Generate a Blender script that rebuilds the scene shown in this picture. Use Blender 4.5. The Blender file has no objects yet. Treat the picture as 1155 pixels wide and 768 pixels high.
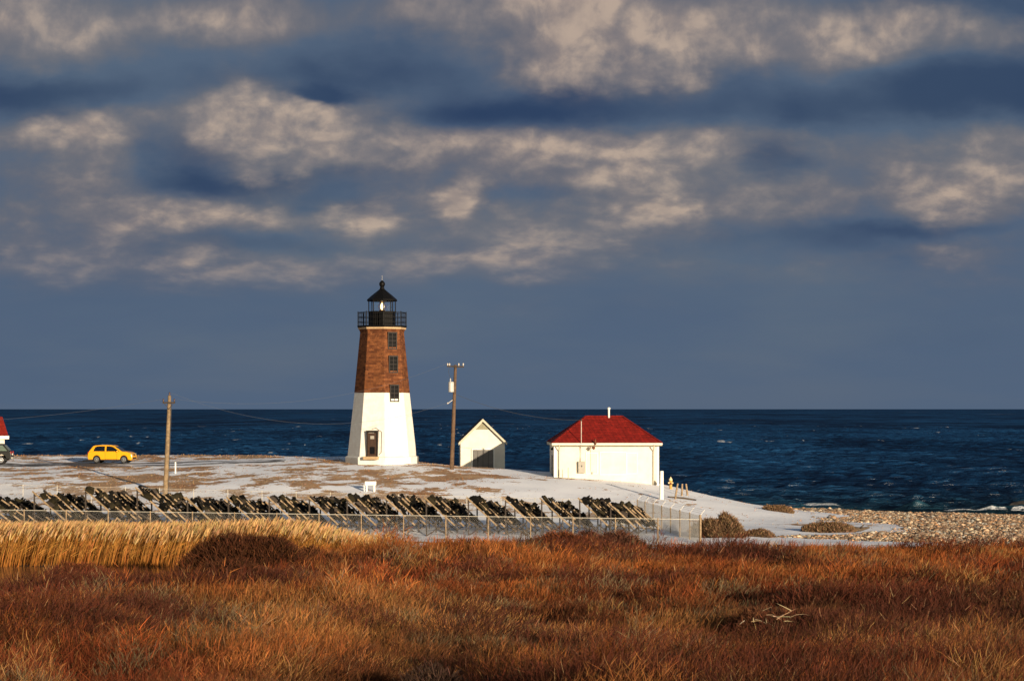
import bpy, bmesh, math, random
import numpy as np
from mathutils import Vector, Matrix
R = math.radians
random.seed(7)
rng = np.random.default_rng(11)
scene = bpy.context.scene
COL = scene.collection

# ------------------------------------------------------------------ camera, light, exposure
F, CX, HY, CAMZ = 2400.0, 577.5, 461.0, 10.5      # focal length in photo pixels, centre column, horizon row, eye height
cam_d = bpy.data.cameras.new('camera'); cam = bpy.data.objects.new('camera', cam_d); COL.objects.link(cam)
cam.location = (0, 0, CAMZ); cam.rotation_euler = (R(90), 0, 0)
cam_d.sensor_width = 36; cam_d.lens = 36 * F / 1155; cam_d.shift_y = 77 / 1155
cam_d.clip_start = 0.5; cam_d.clip_end = 120000
scene.camera = cam
SUN_AZ, SUN_EL = 29.0, 8.8                         # degrees right of straight behind the camera; height
sun_d = bpy.data.lights.new('sun', 'SUN'); sun = bpy.data.objects.new('sun', sun_d); COL.objects.link(sun)
sun_d.energy = 4.6; sun_d.angle = R(0.5); sun_d.color = (1.0, 0.83, 0.62)
to_sun = Vector((math.sin(R(SUN_AZ)) * math.cos(R(SUN_EL)), -math.cos(R(SUN_AZ)) * math.cos(R(SUN_EL)), math.sin(R(SUN_EL))))
sun.rotation_euler = to_sun.to_track_quat('Z', 'Y').to_euler()
vs = scene.view_settings
vs.view_transform = 'Standard'; vs.look = 'None'; vs.gamma = 1; vs.use_curve_mapping = False; vs.exposure = 0.65
scene.cycles.max_bounces = 5; scene.cycles.diffuse_bounces = 3; scene.cycles.glossy_bounces = 2
scene.cycles.transparent_max_bounces = 8; scene.cycles.caustics_reflective = False; scene.cycles.caustics_refractive = False

# ------------------------------------------------------------------ node helper
class NT:
    def __init__(s, tree): s.t = tree; s.n = tree.nodes; s.l = tree.links
    def new(s, typ, **kw):
        nd = s.n.new(typ)
        for k, v in kw.items(): setattr(nd, k, v)
        return nd
    def put(s, sock, v):
        if isinstance(v, bpy.types.NodeSocket): s.l.new(v, sock)
        elif v is not None: sock.default_value = v
    def m(s, op, a, b=None, c=None, clamp=False):
        nd = s.new('ShaderNodeMath', operation=op, use_clamp=clamp)
        for i, v in enumerate((a, b, c)):
            if v is not None: s.put(nd.inputs[i], v)
        return nd.outputs[0]
    def v(s, op, a, b=None, c=None):
        nd = s.new('ShaderNodeVectorMath', operation=op)
        for i, x in enumerate((a, b, c)):
            if x is not None: s.put(nd.inputs[i], x)
        return nd.outputs['Value'] if op in ('LENGTH', 'DOT_PRODUCT') else nd.outputs[0]
    def comb(s, x, y, z=0.0):
        nd = s.new('ShaderNodeCombineXYZ')
        for i, q in enumerate((x, y, z)): s.put(nd.inputs[i], q)
        return nd.outputs[0]
    def sep(s, vec):
        nd = s.new('ShaderNodeSeparateXYZ'); s.put(nd.inputs[0], vec); return nd.outputs
    def noise(s, vec, scale=5.0, detail=4.0, rough=0.55, dist=0.0, color=False):
        nd = s.new('ShaderNodeTexNoise'); s.put(nd.inputs['Vector'], vec)
        nd.inputs['Scale'].default_value = scale; nd.inputs['Detail'].default_value = detail
        nd.inputs['Roughness'].default_value = rough; nd.inputs['Distortion'].default_value = dist
        return nd.outputs['Color' if color else 'Fac']
    def ss(s, x, a, b, lo=0.0, hi=1.0):
        nd = s.new('ShaderNodeMapRange', interpolation_type='SMOOTHSTEP'); s.put(nd.inputs[0], x)
        for i, q in enumerate((a, b, lo, hi)): s.put(nd.inputs[i + 1], q)
        return nd.outputs[0]
    def mix(s, f, a, b, blend='MIX'):
        nd = s.new('ShaderNodeMix', data_type='RGBA', blend_type=blend)
        s.put(nd.inputs[0], f)
        for i, q in ((6, a), (7, b)):
            if not isinstance(q, bpy.types.NodeSocket) and len(q) == 3: q = (*q, 1)
            s.put(nd.inputs[i], q)
        return nd.outputs[2]

# ------------------------------------------------------------------ world: Nishita sky with broken winter clouds
world = bpy.data.worlds.new('World'); scene.world = world; world.use_nodes = True
world.cycles.sampling_method = 'MANUAL'; world.cycles.sample_map_resolution = 256
wt = NT(world.node_tree); wt.n.clear()
sky = wt.new('ShaderNodeTexSky', sky_type='NISHITA', sun_disc=False)
sky.sun_elevation = R(SUN_EL); sky.sun_rotation = R(180 - SUN_AZ); sky.air_density = 1.0; sky.dust_density = 0.6
SKY_STRENGTH = 0.055
direction = wt.new('ShaderNodeTexCoord').outputs['Generated']
dx, dy, dz = wt.sep(direction)
ay = wt.m('MAXIMUM', wt.m('ABSOLUTE', dy), 0.25)
U = wt.m('DIVIDE', dx, ay); V = wt.m('MAXIMUM', wt.m('DIVIDE', dz, ay), 0.0)     # tangents of azimuth and height
UV = wt.comb(U, V)
inv = wt.m('DIVIDE', 1.0, wt.m('ADD', V, 0.10))
Q = wt.comb(wt.m('MULTIPLY', U, 5.6), wt.m('MULTIPLY', inv, .40))                                     # clouds lie in a layer: smaller and flatter far off
warp = wt.v('SUBTRACT', wt.noise(wt.v('MULTIPLY', UV, (9, 20, 1)), 1.0, 5, .58, color=True), (.5, .5, .5))
UVw = wt.v('ADD', UV, wt.v('MULTIPLY', warp, (.085, .040, 0)))
def blob(cx, cy, rx, ry, w):
    u, v = (cx - CX) / F, (HY - cy) / F
    sx, sy = F / rx, F / ry
    p = wt.v('MULTIPLY_ADD', UVw, (sx, sy, 0), (-u * sx, -v * sy, 0))
    return wt.ss(wt.v('LENGTH', p), 1.7, 0.0, 0.0, w)
def total(lst):
    acc = None
    for b in lst:
        o = blob(*b); acc = o if acc is None else wt.m('ADD', acc, o)
    return acc
LIT = [(330,138,115,50,1.1),(85,140,95,32,.95),(685,55,90,65,1.0),(880,40,190,45,.6),(240,18,260,34,.55),(560,10,110,40,.5),
       (640,170,160,34,.6),(800,160,90,26,.5),(460,185,90,34,.5),(1085,215,85,30,.9),(1085,284,42,14,.75),(1030,25,130,40,.5),
       (235,246,95,17,.75),(402,250,40,22,.8),(520,230,24,22,.75),(690,205,110,30,.4),(300,320,75,18,.65),(585,318,36,12,.6),
       (745,230,34,13,.6),(215,312,45,18,.5),(60,35,90,40,.42),(1120,160,120,26,.5),(900,200,120,30,.35),(130,200,150,40,.35),(520,270,170,34,.4),(330,215,110,30,.4),(700,250,150,36,.35),(170,300,170,26,.42),(830,235,110,30,.3),(1000,300,140,26,.25),(600,290,190,26,.3),
       (75,255,110,30,.35),(480,310,120,20,.35),(920,150,60,26,.4),(60,310,60,22,.3)]
DARK = [(230,84,260,22,.62),(20,102,110,26,.75),(420,62,110,30,.7),(560,122,150,26,.95),(950,108,270,34,1.05),(1150,85,130,40,.6),
        (885,172,60,22,.7),(365,98,42,12,.95),(225,170,60,34,.6),(280,203,140,16,.7),(1060,-6,170,22,.8),(330,278,130,14,.5),
        (360,228,90,14,.55),(760,280,130,26,.4),(960,262,110,22,.4),(700,220,160,10,.35),(1060,252,90,10,.5)]
lit_m, dark_m = total(LIT), total(DARK)
n1 = wt.noise(wt.v('ADD', Q, (3.1, 7.7, 0)), 3.6, 8, .53, .12)
n2 = wt.noise(wt.v('ADD', wt.v('ADD', Q, (3.1, 7.7, 0)), (-.035, -.085, 0)), 3.6, 8, .53, .12)    # same field one step towards the light
n3 = wt.noise(wt.v('MULTIPLY', Q, (1, .8, 1)), 1.3, 3, .5)
rel = wt.m('SUBTRACT', n1, n2)
dens = wt.m('ADD', wt.m('MULTIPLY', lit_m, .92), wt.m('MULTIPLY_ADD', wt.m('SUBTRACT', n1, .5), 1.25, -.14))
dens = wt.m('SUBTRACT', dens, wt.m('MULTIPLY', dark_m, .46))
fade = wt.ss(V, .034, .104)                                             # clear slate blue strip above the sea
n4 = wt.noise(wt.v('ADD', Q, (9.3, 1.7, 0)), 9.0, 6, .55, .2)                  # small puffs
n5 = wt.noise(wt.v('ADD', wt.v('ADD', Q, (9.3, 1.7, 0)), (-.018, -.038, 0)), 9.0, 6, .55, .2)
rel = wt.m('ADD', rel, wt.m('MULTIPLY', wt.m('SUBTRACT', n4, n5), .9))
dens = wt.m('ADD', dens, wt.m('MULTIPLY', wt.m('SUBTRACT', n4, .5), .40))
depth = wt.m('MULTIPLY_ADD', fade, .96, .04)
mid = wt.m('MULTIPLY', wt.ss(dens, -.27, .26), depth)
lit = wt.m('MULTIPLY', wt.ss(dens, .02, .92), wt.m('MULTIPLY_ADD', rel, 2.3, .88))
lit = wt.m('MULTIPLY', lit, depth, clamp=True)
shade = wt.m('ADD', dark_m, wt.m('MULTIPLY_ADD', wt.m('SUBTRACT', n3, .52), 1.9, wt.m('MULTIPLY', wt.m('SUBTRACT', n1, .5), -.7)))
shade = wt.m('MULTIPLY', wt.ss(shade, .0, 1.12), wt.m('MULTIPLY_ADD', fade, .85, .15), clamp=True)
veil = wt.mix(wt.ss(V, 0, .19), (.054, .081, .128), (.052, .077, .122))
cloud = wt.mix(wt.m('MULTIPLY', mid, .80), veil, (.092, .092, .108))
cloud = wt.mix(shade, cloud, (.017, .034, .076))
cloud = wt.mix(lit, cloud, wt.mix(wt.ss(n4, .35, .65), (.195, .160, .148), (.300, .235, .192)))
nish = wt.v('SCALE', sky.outputs[0]); nish.node.inputs['Scale'].default_value = SKY_STRENGTH
cov = wt.ss(wt.noise(Q, 1.0, 4, .5), .30, .60, .95, 1.0)
bg = wt.new('ShaderNodeBackground'); cov = wt.m('MULTIPLY', cov, wt.ss(dy, -.15, .45))                           # the bank of cloud hangs over the sea; the sky behind is clear
wt.put(bg.inputs[0], wt.mix(cov, nish, cloud)); bg.inputs[1].default_value = 1.0
wt.l.new(bg.outputs[0], wt.new('ShaderNodeOutputWorld').inputs[0])

# ------------------------------------------------------------------ materials
def mat(name, color, rough=.7, var=.25, scale=6.0, bump=0.0, bscale=20.0, metallic=0.0, spec=.4, color2=None):
    m = bpy.data.materials.new(name); m.use_nodes = True; t = NT(m.node_tree); b = t.n['Principled BSDF']
    P = t.new('ShaderNodeTexCoord').outputs['Object']
    n = t.noise(P, scale, 5, .6)
    c2 = color2 or tuple(c * (1 - var) for c in color)
    t.put(b.inputs['Base Color'], t.mix(t.ss(n, .35, .65), c2, color))
    b.inputs['Roughness'].default_value = rough; b.inputs['Metallic'].default_value = metallic
    b.inputs['Specular IOR Level'].default_value = spec
    if bump:
        bn = t.new('ShaderNodeBump'); bn.inputs['Strength'].default_value = bump; bn.inputs['Distance'].default_value = .03
        t.put(bn.inputs['Height'], t.noise(P, bscale, 4, .6)); t.l.new(bn.outputs[0], b.inputs['Normal'])
    return m
def vcol_mat(name, rough=.85, var=.3, spec=.15, trans=0.0):
    m = bpy.data.materials.new(name); m.use_nodes = True; t = NT(m.node_tree); b = t.n['Principled BSDF']
    a = t.new('ShaderNodeAttribute', attribute_name='Col')
    n = t.noise(t.new('ShaderNodeTexCoord').outputs['Object'], 3.0, 3, .6)
    t.put(b.inputs['Base Color'], t.mix(1.0, a.outputs['Color'], t.mix(n, (1 - var,) * 3, (1 + var * .6,) * 3), 'MULTIPLY'))
    b.inputs['Roughness'].default_value = rough; b.inputs['Specular IOR Level'].default_value = spec
    return m
def brick_mat(name, c1, c2, mortar, bw, bh, radial=False, rough=.85, bump=.5, axis='xz', patch=None, dirt=.6):
    m = bpy.data.materials.new(name); m.use_nodes = True; t = NT(m.node_tree); b = t.n['Principled BSDF']
    P = t.new('ShaderNodeTexCoord').outputs['Object']; x, y, z = t.sep(P)
    if radial: vec = t.comb(t.m('MULTIPLY', t.m('ARCTAN2', x, y), 2.2), z)
    elif axis == 'xz': vec = t.comb(t.m('ADD', x, y), z)
    else: vec = t.comb(x, y)
    br = t.new('ShaderNodeTexBrick'); t.put(br.inputs['Vector'], vec)
    br.inputs['Color1'].default_value = (*c1, 1); br.inputs['Color2'].default_value = (*c2, 1); br.inputs['Mortar'].default_value = (*mortar, 1)
    br.inputs['Scale'].default_value = 1; br.inputs['Brick Width'].default_value = bw; br.inputs['Row Height'].default_value = bh
    br.inputs['Mortar Size'].default_value = bh * .07; br.inputs['Bias'].default_value = -.1
    n = t.noise(P, 2.2, 6, .65)
    col = t.mix(t.ss(n, .35, .7), t.mix(1.0, br.outputs['Color'], (dirt, dirt * .97, dirt * .94), 'MULTIPLY'), br.outputs['Color'])
    if patch: col = t.mix(t.ss(t.noise(P, 7, 6, .7), .60, .70, 0, .55), col, patch)
    t.put(b.inputs['Base Color'], col); b.inputs['Roughness'].default_value = rough; b.inputs['Specular IOR Level'].default_value = .2
    bn = t.new('ShaderNodeBump'); bn.inputs['Strength'].default_value = bump; bn.inputs['Distance'].default_value = .03
    t.put(bn.inputs['Height'], t.m('ADD', t.m('MULTIPLY', br.outputs['Fac'], -.6), t.noise(P, 14, 4, .6))); t.l.new(bn.outputs[0], b.inputs['Normal'])
    return m
def emit_mat(name, color, strength):
    m = bpy.data.materials.new(name); m.use_nodes = True; b = m.node_tree.nodes['Principled BSDF']
    b.inputs['Emission Color'].default_value = (*color, 1); b.inputs['Emission Strength'].default_value = strength; return m
def glass_mat(name, tint=(.9, .96, 1.0), gloss=.12):
    m = bpy.data.materials.new(name); m.use_nodes = True; t = NT(m.node_tree); t.n.clear()
    tr = t.new('ShaderNodeBsdfTransparent'); tr.inputs[0].default_value = (*tint, 1)
    gl = t.new('ShaderNodeBsdfGlossy'); gl.inputs['Roughness'].default_value = .05
    mx = t.new('ShaderNodeMixShader'); mx.inputs[0].default_value = gloss
    t.l.new(tr.outputs[0], mx.inputs[1]); t.l.new(gl.outputs[0], mx.inputs[2])
    t.l.new(mx.outputs[0], t.new('ShaderNodeOutputMaterial').inputs[0]); return m
M = dict(
    white_brick=brick_mat('white_brick', (.80, .77, .70), (.78, .75, .68), (.74, .71, .64), .42, .14, True, .7, .12, dirt=.90),
    brown_stone=brick_mat('brown_stone', (.235, .083, .027), (.095, .028, .010), (.12, .05, .024), 0.5, .17, True, .85, .5, patch=(.33, .16, .085)),
    white_wall=mat('white_wall', (.72, .665, .54), .65, .12, 1.1, .2, 9),
    white_trim=mat('white_trim', (.78, .76, .68), .55, .06, 3),
    cream_trim=mat('cream_trim', (.50, .45, .33), .6, .1, 3),
    red_roof=brick_mat('red_roof', (.30, .016, .008), (.235, .011, .006), (.06, .004, .004), .35, .14, False, .8, .7),
    red_roof2=brick_mat('red_roof_bright', (.40, .03, .012), (.33, .02, .01), (.12, .01, .006), .35, .14, False, .8, .7),
    dark_roof=mat('dark_roof', (.035, .03, .03), .8, .4, 8, .4, 12),
    black_iron=mat('black_iron', (.0045, .004, .004), .5, .4, 8, .2, 12, 0, .15),
    tan_stone=mat('tan_stone', (.48, .33, .18), .8, .2, 6),
    brown_door=mat('brown_door', (.060, .030, .017), .6, .35, 5, .2, 10),
    grey_door=mat('grey_door', (.135, .125, .11), .6, .15, 3, .2, 8),
    khaki=mat('khaki', (.27, .25, .16), .7, .2, 8),
    window_glass=mat('window_glass', (.008, .008, .009), .3, .2, 3, 0, 1, 0, .15),
    window_frame=mat('window_frame', (.016, .010, .007), .6, .3, 5),
    glass=glass_mat('lantern_glass', (.88, .95, 1.0), .03),
    lamp=emit_mat('lamp_flame', (1.0, .66, .24), 1.6),
    brass=mat('brass', (.16, .045, .015), .35, .3, 6, 0, 1, .6),
    wood=mat('weathered_wood', (.36, .25, .145), .85, .45, 5, .4, 14),
    pole_wood=mat('pole_wood', (.27, .185, .10), .85, .4, 4, .5, 12),
    pole_wood2=mat('dark_pole_wood', (.135, .080, .045), .85, .4, 4, .5, 12),
    dark_wood=mat('dark_wood', (.05, .036, .026), .85, .4, 5, .3, 12),
    dark_panel=mat('dark_panel', (.0075, .0065, .005), .8, .5, 5, .4, 9, 0, .1),
    olive_panel=mat('olive_panel', (.030, .024, .012), .8, .5, 4, .4, 9, 0, .1),
    galv=mat('galvanised', (.50, .46, .38), .5, .25, 5, 0, 1, .2),
    wire=mat('chain_wire', (.52, .49, .44), .55, .2, 5, 0, 1, .3),
    cable=mat('cable', (.05, .05, .05), .6, .1, 2), pale_cable=mat('pale_cable', (.10, .105, .115), .6, .1, 2),
    grey_box=mat('grey_box', (.36, .33, .27), .5, .12, 4), grey_steel=mat('transformer_grey', (.50, .48, .44), .45, .12, 5),
    ceramic=mat('ceramic', (.55, .50, .42), .35, .2, 10), brown_ceramic=mat('brown_ceramic', (.06, .025, .015), .35, .2, 10),
    yellow_paint=mat('yellow_paint', (.74, .34, .008), .28, .03, 2, 0, 1, 0, .5),
    black_trim=mat('black_trim', (.012, .012, .012), .6, .3, 8), tyre=mat('tyre', (.014, .013, .013), .85, .3, 10),
    rim=mat('alloy', (.45, .45, .46), .3, .1, 8, 0, 1, .8), car_glass=mat('car_glass', (.006, .007, .009), .06, .1, 3, 0, 1, 0, .5),
    pale_glass=mat('pale_glass', (.12, .155, .12), .15, .2, 3), tail_red=mat('tail_red', (.35, .012, .008), .25, .1, 5),
    head_clear=mat('headlight_clear', (.30, .28, .22), .15, .2, 12), dark_paint=mat('dark_paint', (.006, .006, .005), .4, .3, 2),
    hydrant=mat('hydrant_yellow', (.62, .33, .06), .5, .3, 7), hydrant_top=mat('hydrant_top', (.75, .62, .36), .5, .2, 7),
    rust=mat('rust', (.16, .05, .02), .8, .4, 7),
    concrete=mat('concrete', (.4, .37, .32), .85, .2, 4),
    rock=mat('rock', (.05, .042, .035), .8, .5, 3, .8, 6), drift=mat('driftwood', (.10, .07, .045), .9, .5, 4, .6, 10),
    plants=vcol_mat('dry_plants'), stones=vcol_mat('stones', .75, .45, .25),
)

# ------------------------------------------------------------------ mesh helpers
class MB:
    def __init__(s): s.bm = bmesh.new()
    def box(s, c, size, rz=0.0, rot=None):
        g = bmesh.ops.create_cube(s.bm, size=1.0)['verts']
        mx = Matrix.Translation(c) @ (rot.to_4x4() if rot else Matrix.Rotation(rz, 4, 'Z')) @ Matrix.Diagonal((*size, 1))
        bmesh.ops.transform(s.bm, matrix=mx, verts=g); return s
    def bar(s, a, b, w, h=None, up=(0, 0, 1)):
        a, b = Vector(a), Vector(b); d = b - a; L = d.length
        if L < 1e-6: return s
        z = d / L; x = Vector(up).cross(z)
        if x.length < 1e-4: x = Vector((1, 0, 0))
        x.normalize(); y = z.cross(x)
        rot = Matrix((x, y, z)).transposed()
        return s.box((a + b) / 2, (w, h or w, L), rot=rot)
    def tube(s, pts, rad, seg=8, caps=True):
        pts = [Vector(p) for p in pts]; n = len(pts)
        rads = rad if isinstance(rad, (list, tuple)) else [rad] * n
        rings = []
        for i, p in enumerate(pts):
            d = (pts[min(i + 1, n - 1)] - pts[max(i - 1, 0)]).normalized()
            x = d.cross(Vector((0, 0, 1)));
            if x.length < 1e-3: x = Vector((1, 0, 0))
            x.normalize(); y = d.cross(x)
            rings.append([s.bm.verts.new(p + (x * math.cos(2 * math.pi * k / seg) + y * math.sin(2 * math.pi * k / seg)) * rads[i]) for k in range(seg)])
        for i in range(n - 1):
            for k in range(seg):
                s.bm.faces.new((rings[i][k], rings[i][(k + 1) % seg], rings[i + 1][(k + 1) % seg], rings[i + 1][k]))
        if caps:
            s.bm.faces.new(rings[0][::-1]); s.bm.faces.new(rings[-1])
        return s
    def lathe(s, prof, seg=8, a0=0.0, c=(0, 0, 0), caps=True):
        rings = []
        for r, z in prof:
            rings.append([s.bm.verts.new((c[0] + r * math.sin(a0 + 2 * math.pi * k / seg), c[1] - r * math.cos(a0 + 2 * math.pi * k / seg), c[2] + z)) for k in range(seg)])
        for i in range(len(prof) - 1):
            for k in range(seg):
                s.bm.faces.new((rings[i][k], rings[i][(k + 1) % seg], rings[i + 1][(k + 1) % seg], rings[i + 1][k]))
        if caps:
            s.bm.faces.new(rings[0][::-1]); s.bm.faces.new(rings[-1])
        return s
    def prism(s, poly, y0, y1, taper=None):
        """poly in x,z; extruded along y; taper(x,z)->scale of y"""
        def yy(y, p): return y * (taper(*p) if taper else 1)
        A = [s.bm.verts.new((p[0], yy(y0, p), p[1])) for p in poly]; B = [s.bm.verts.new((p[0], yy(y1, p), p[1])) for p in poly]
        n = len(poly)
        s.bm.faces.new(A); s.bm.faces.new(B[::-1])
        for i in range(n): s.bm.faces.new((A[i], B[i], B[(i + 1) % n], A[(i + 1) % n]))
        return s
    def poly(s, pts):
        s.bm.faces.new([s.bm.verts.new(p) for p in pts]); return s
    def xform(s, mx): bmesh.ops.transform(s.bm, matrix=mx, verts=s.bm.verts); return s
    def build(s, name, m, parent=None, bevel=0.0, smooth=False, loc=None):
        bmesh.ops.recalc_face_normals(s.bm, faces=s.bm.faces)
        me = bpy.data.meshes.new(name); s.bm.to_mesh(me); s.bm.free()
        return link(name, me, m, parent, bevel, smooth, loc)
def link(name, me, m, parent=None, bevel=0.0, smooth=False, loc=None):
    if m is not None: me.materials.append(M[m] if isinstance(m, str) else m)
    if smooth: me.polygons.foreach_set('use_smooth', [True] * len(me.polygons))
    o = bpy.data.objects.new(name, me); COL.objects.link(o)
    if parent: o.parent = parent
    if loc is not None: o.location = loc
    if bevel:
        b = o.modifiers.new('bevel', 'BEVEL'); b.width = bevel; b.segments = 2; b.limit_method = 'ANGLE'
    return o
def thing(name, label, cat, loc=(0, 0, 0), rz=0.0, group=None):
    o = bpy.data.objects.new(name, None); COL.objects.link(o); o.location = loc; o.rotation_euler = (0, 0, rz)
    return tag(o, label, cat, group)
def tag(o, label=None, cat=None, group=None, kind=None):
    for k, v in (('label', label), ('category', cat), ('group', group), ('kind', kind)):
        if v: o[k] = v
    return o
def np_mesh(name, verts, quads=None, tris=None, cols=None):
    me = bpy.data.meshes.new(name); nv = len(verts)
    q = np.zeros((0, 4), np.int32) if quads is None else np.asarray(quads, np.int32)
    t = np.zeros((0, 3), np.int32) if tris is None else np.asarray(tris, np.int32)
    me.vertices.add(nv); me.vertices.foreach_set('co', np.asarray(verts, np.float32).ravel())
    me.loops.add(q.size + t.size); me.loops.foreach_set('vertex_index', np.concatenate([q.ravel(), t.ravel()]).astype(np.int32))
    me.polygons.add(len(q) + len(t))
    starts = np.concatenate([np.arange(len(q)) * 4, q.size + np.arange(len(t)) * 3]).astype(np.int32)
    me.polygons.foreach_set('loop_start', starts)
    me.update(calc_edges=True)
    if cols is not None:
        a = me.color_attributes.new('Col', 'FLOAT_COLOR', 'POINT')
        a.data.foreach_set('color', np.concatenate([cols, np.ones((nv, 1))], 1).astype(np.float32).ravel())
    return me
def X(px, d): return (px - CX) / F * d
def Z(py, d): return CAMZ - (py - HY) / F * d

# smooth lattice noise, 0..1
_L = np.random.default_rng(5).random((256, 256))
def vnoise(x, y, s):
    x = np.asarray(x) * s; y = np.asarray(y) * s
    xi = np.floor(x).astype(int); yi = np.floor(y).astype(int); fx = x - xi; fy = y - yi
    fx = fx * fx * (3 - 2 * fx); fy = fy * fy * (3 - 2 * fy)
    g = lambda a, b: _L[a & 255, b & 255]
    return (g(xi, yi) * (1 - fx) + g(xi + 1, yi) * fx) * (1 - fy) + (g(xi, yi + 1) * (1 - fx) + g(xi + 1, yi + 1) * fx) * fy
def fbm(x, y, s, o=4, rough=.5):
    a, t, w = 1.0, 0.0, 0.0
    for i in range(o):
        t = t + a * vnoise(np.asarray(x) + 17.3 * i, np.asarray(y) - 9.1 * i, s * 2 ** i); w += a; a *= rough
    return t / w
def sstep(x, a, b):
    t = np.clip((x - a) / (b - a), 0, 1); return t * t * (3 - 2 * t)

# ------------------------------------------------------------------ terrain
TX = [-140, -70, -45, -30, -18, -11, -4, 3, 8, 13, 18, 24, 32, 42, 60, 160]
TR = {-80: [9.2], 0: [8.9], 32: [5.3], 50: [4.4],
      80: [2.7, 2.7, 2.7, 2.7, 2.8, 3.1, 3.2, 3.2, 3.2, 3.2, 3.2, 3.2, 3.2, 3.2, 3.2, 3.2],
      98: [2.1, 2.1, 2.1, 2.1, 2.15, 2.4, 2.5, 2.5, 2.5, 2.5, 2.5, 2.5, 2.5, 2.45, 2.4, 2.4],
      103: [1.9, 1.9, 1.9, 1.9, 1.95, 2.3, 2.4, 2.4, 2.4, 2.4, 2.4, 2.4, 2.4, 2.3, 2.2, 2.2],
      111: [1.9, 1.9, 1.9, 1.9, 1.95, 2.2, 2.3, 2.3, 2.3, 2.3, 2.3, 2.3, 2.3, 2.2, 2.1, 2.1],
      115: [2.25, 2.25, 2.25, 2.25, 2.25, 2.25, 2.25, 2.25, 2.25, 2.2, 2.2, 2.2, 2.2, 2.2, 2.1, 2.1],
      132: [2.5, 2.5, 2.5, 2.5, 2.4, 2.3, 2.25, 2.2, 2.2, 2.15, 2.1, 2.0, 2.0, 2.05, 2.1, 2.1],
      145: [3, 3, 3, 2.9, 2.8, 2.6, 2.4, 2.2, 2.15, 2.1, 2.0, 1.9, 1.9, 1.9, 1.9, 1.9],
      158: [3.4, 3.4, 3.4, 3.4, 3.3, 3.1, 2.7, 2.4, 2.2, 2.15, 1.9, 1.8, 1.8, 1.7, 1.6, 1.6],
      164: [4.0, 4, 4, 4.0, 4.0, 3.8, 3.6, 3.2, 3.0, 2.8, 2.2, 1.8, 1.7, 1.6, 1.4, 1.4],
      172: [4.8, 4.8, 4.8, 4.8, 4.8, 4.7, 4.6, 4.2, 3.9, 3.6, 2.7, 1.9, 1.6, 1.4, 1.2, 1.2],
      180: [5.3, 5.3, 5.3, 5.35, 5.4, 5.6, 5.3, 4.85, 4.6, 4.2, 2.9, 1.9, 1.4, 1.2, 1.0, 1.0],
      186: [5.6, 5.6, 5.6, 5.65, 5.8, 6.05, 5.5, 4.9, 4.7, 4.1, 2.7, 1.6, 1.2, 1.0, .8, .8],
      196: [6.1, 6.1, 6.1, 6.1, 6.1, 6.05, 5.0, 4.85, 4.4, 3.5, 2.1, 1.2, .95, .7, .35, .35],
      202: [6.2, 6.2, 6.2, 6.15, 6.1, 5.6, 4.5, 4.3, 3.5, 2.5, 1.4, .9, .75, .5, 0, 0],
      210: [2, 2, 2, 2, 2, 2, 1.5, 1.5, 1.2, 1, .8, .65, .5, .15, -.5, -.5],
      220: [-2, -2, -2, -2, -2, -2, -1.5, -1.5, -1.3, -1.0, -.4, .15, .1, -.6, -1.2, -1.2],
      228: [-3, -3, -3, -3, -3, -3, -3, -3, -2.5, -2, -1.4, -.7, -.6, -1.4, -2, -2],
      245: [-5], 330: [-9]}
rows = sorted(TR)
tab = np.array([TR[r] * 16 if len(TR[r]) == 1 else TR[r] for r in rows], float)
gx = np.concatenate([np.arange(-140, -60, 2.0), np.arange(-60, 66, .5), np.arange(66, 161, 2.0)])
gy = np.concatenate([np.arange(-80, 20, 2.0), np.arange(20, 100, 1.0), np.arange(100, 232, .5), np.arange(232, 331, 3.0)])
ux = np.arange(-140, 160.5, .5); uy = np.arange(-80, 330.5, .5)
rowi = np.array([np.interp(ux, TX, r) for r in tab])
UZ = np.array([np.interp(uy, rows, rowi[:, i]) for i in range(len(ux))]).T
def blur(a, sig):
    k = np.exp(-.5 * (np.arange(-3 * sig, 3 * sig + 1) / sig) ** 2); k /= k.sum(); h = len(k) // 2
    for ax in (0, 1):
        p = np.pad(a, [(h, h) if i == ax else (0, 0) for i in (0, 1)], mode='edge')
        a = sum(k[i] * np.take(p, range(i, i + a.shape[ax]), axis=ax) for i in range(len(k)))
    return a
UZ = blur(UZ, 4)
GX, GY = np.meshgrid(ux, uy)
UZ = UZ + (fbm(GX, GY, .16, 4) - .5) * .35 * sstep(GY, 20, 60)
UZ = UZ + (fbm(GX + 33, GY, .10, 3) - .5) * 1.5 * sstep(GY, 18, 30) * (1 - sstep(GY, 82, 100))
def ground(x, y):
    x = np.clip(np.asarray(x, float), -139.9, 159.9); y = np.clip(np.asarray(y, float), -79.9, 329.9)
    i = (x + 140) / .5; j = (y + 80) / .5; i0 = i.astype(int); j0 = j.astype(int); fi = i - i0; fj = j - j0
    return (UZ[j0, i0] * (1 - fi) + UZ[j0, i0 + 1] * fi) * (1 - fj) + (UZ[j0 + 1, i0] * (1 - fi) + UZ[j0 + 1, i0 + 1] * fi) * fj
def g1(x, y): return float(ground(np.array([x]), np.array([y]))[0])
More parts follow.
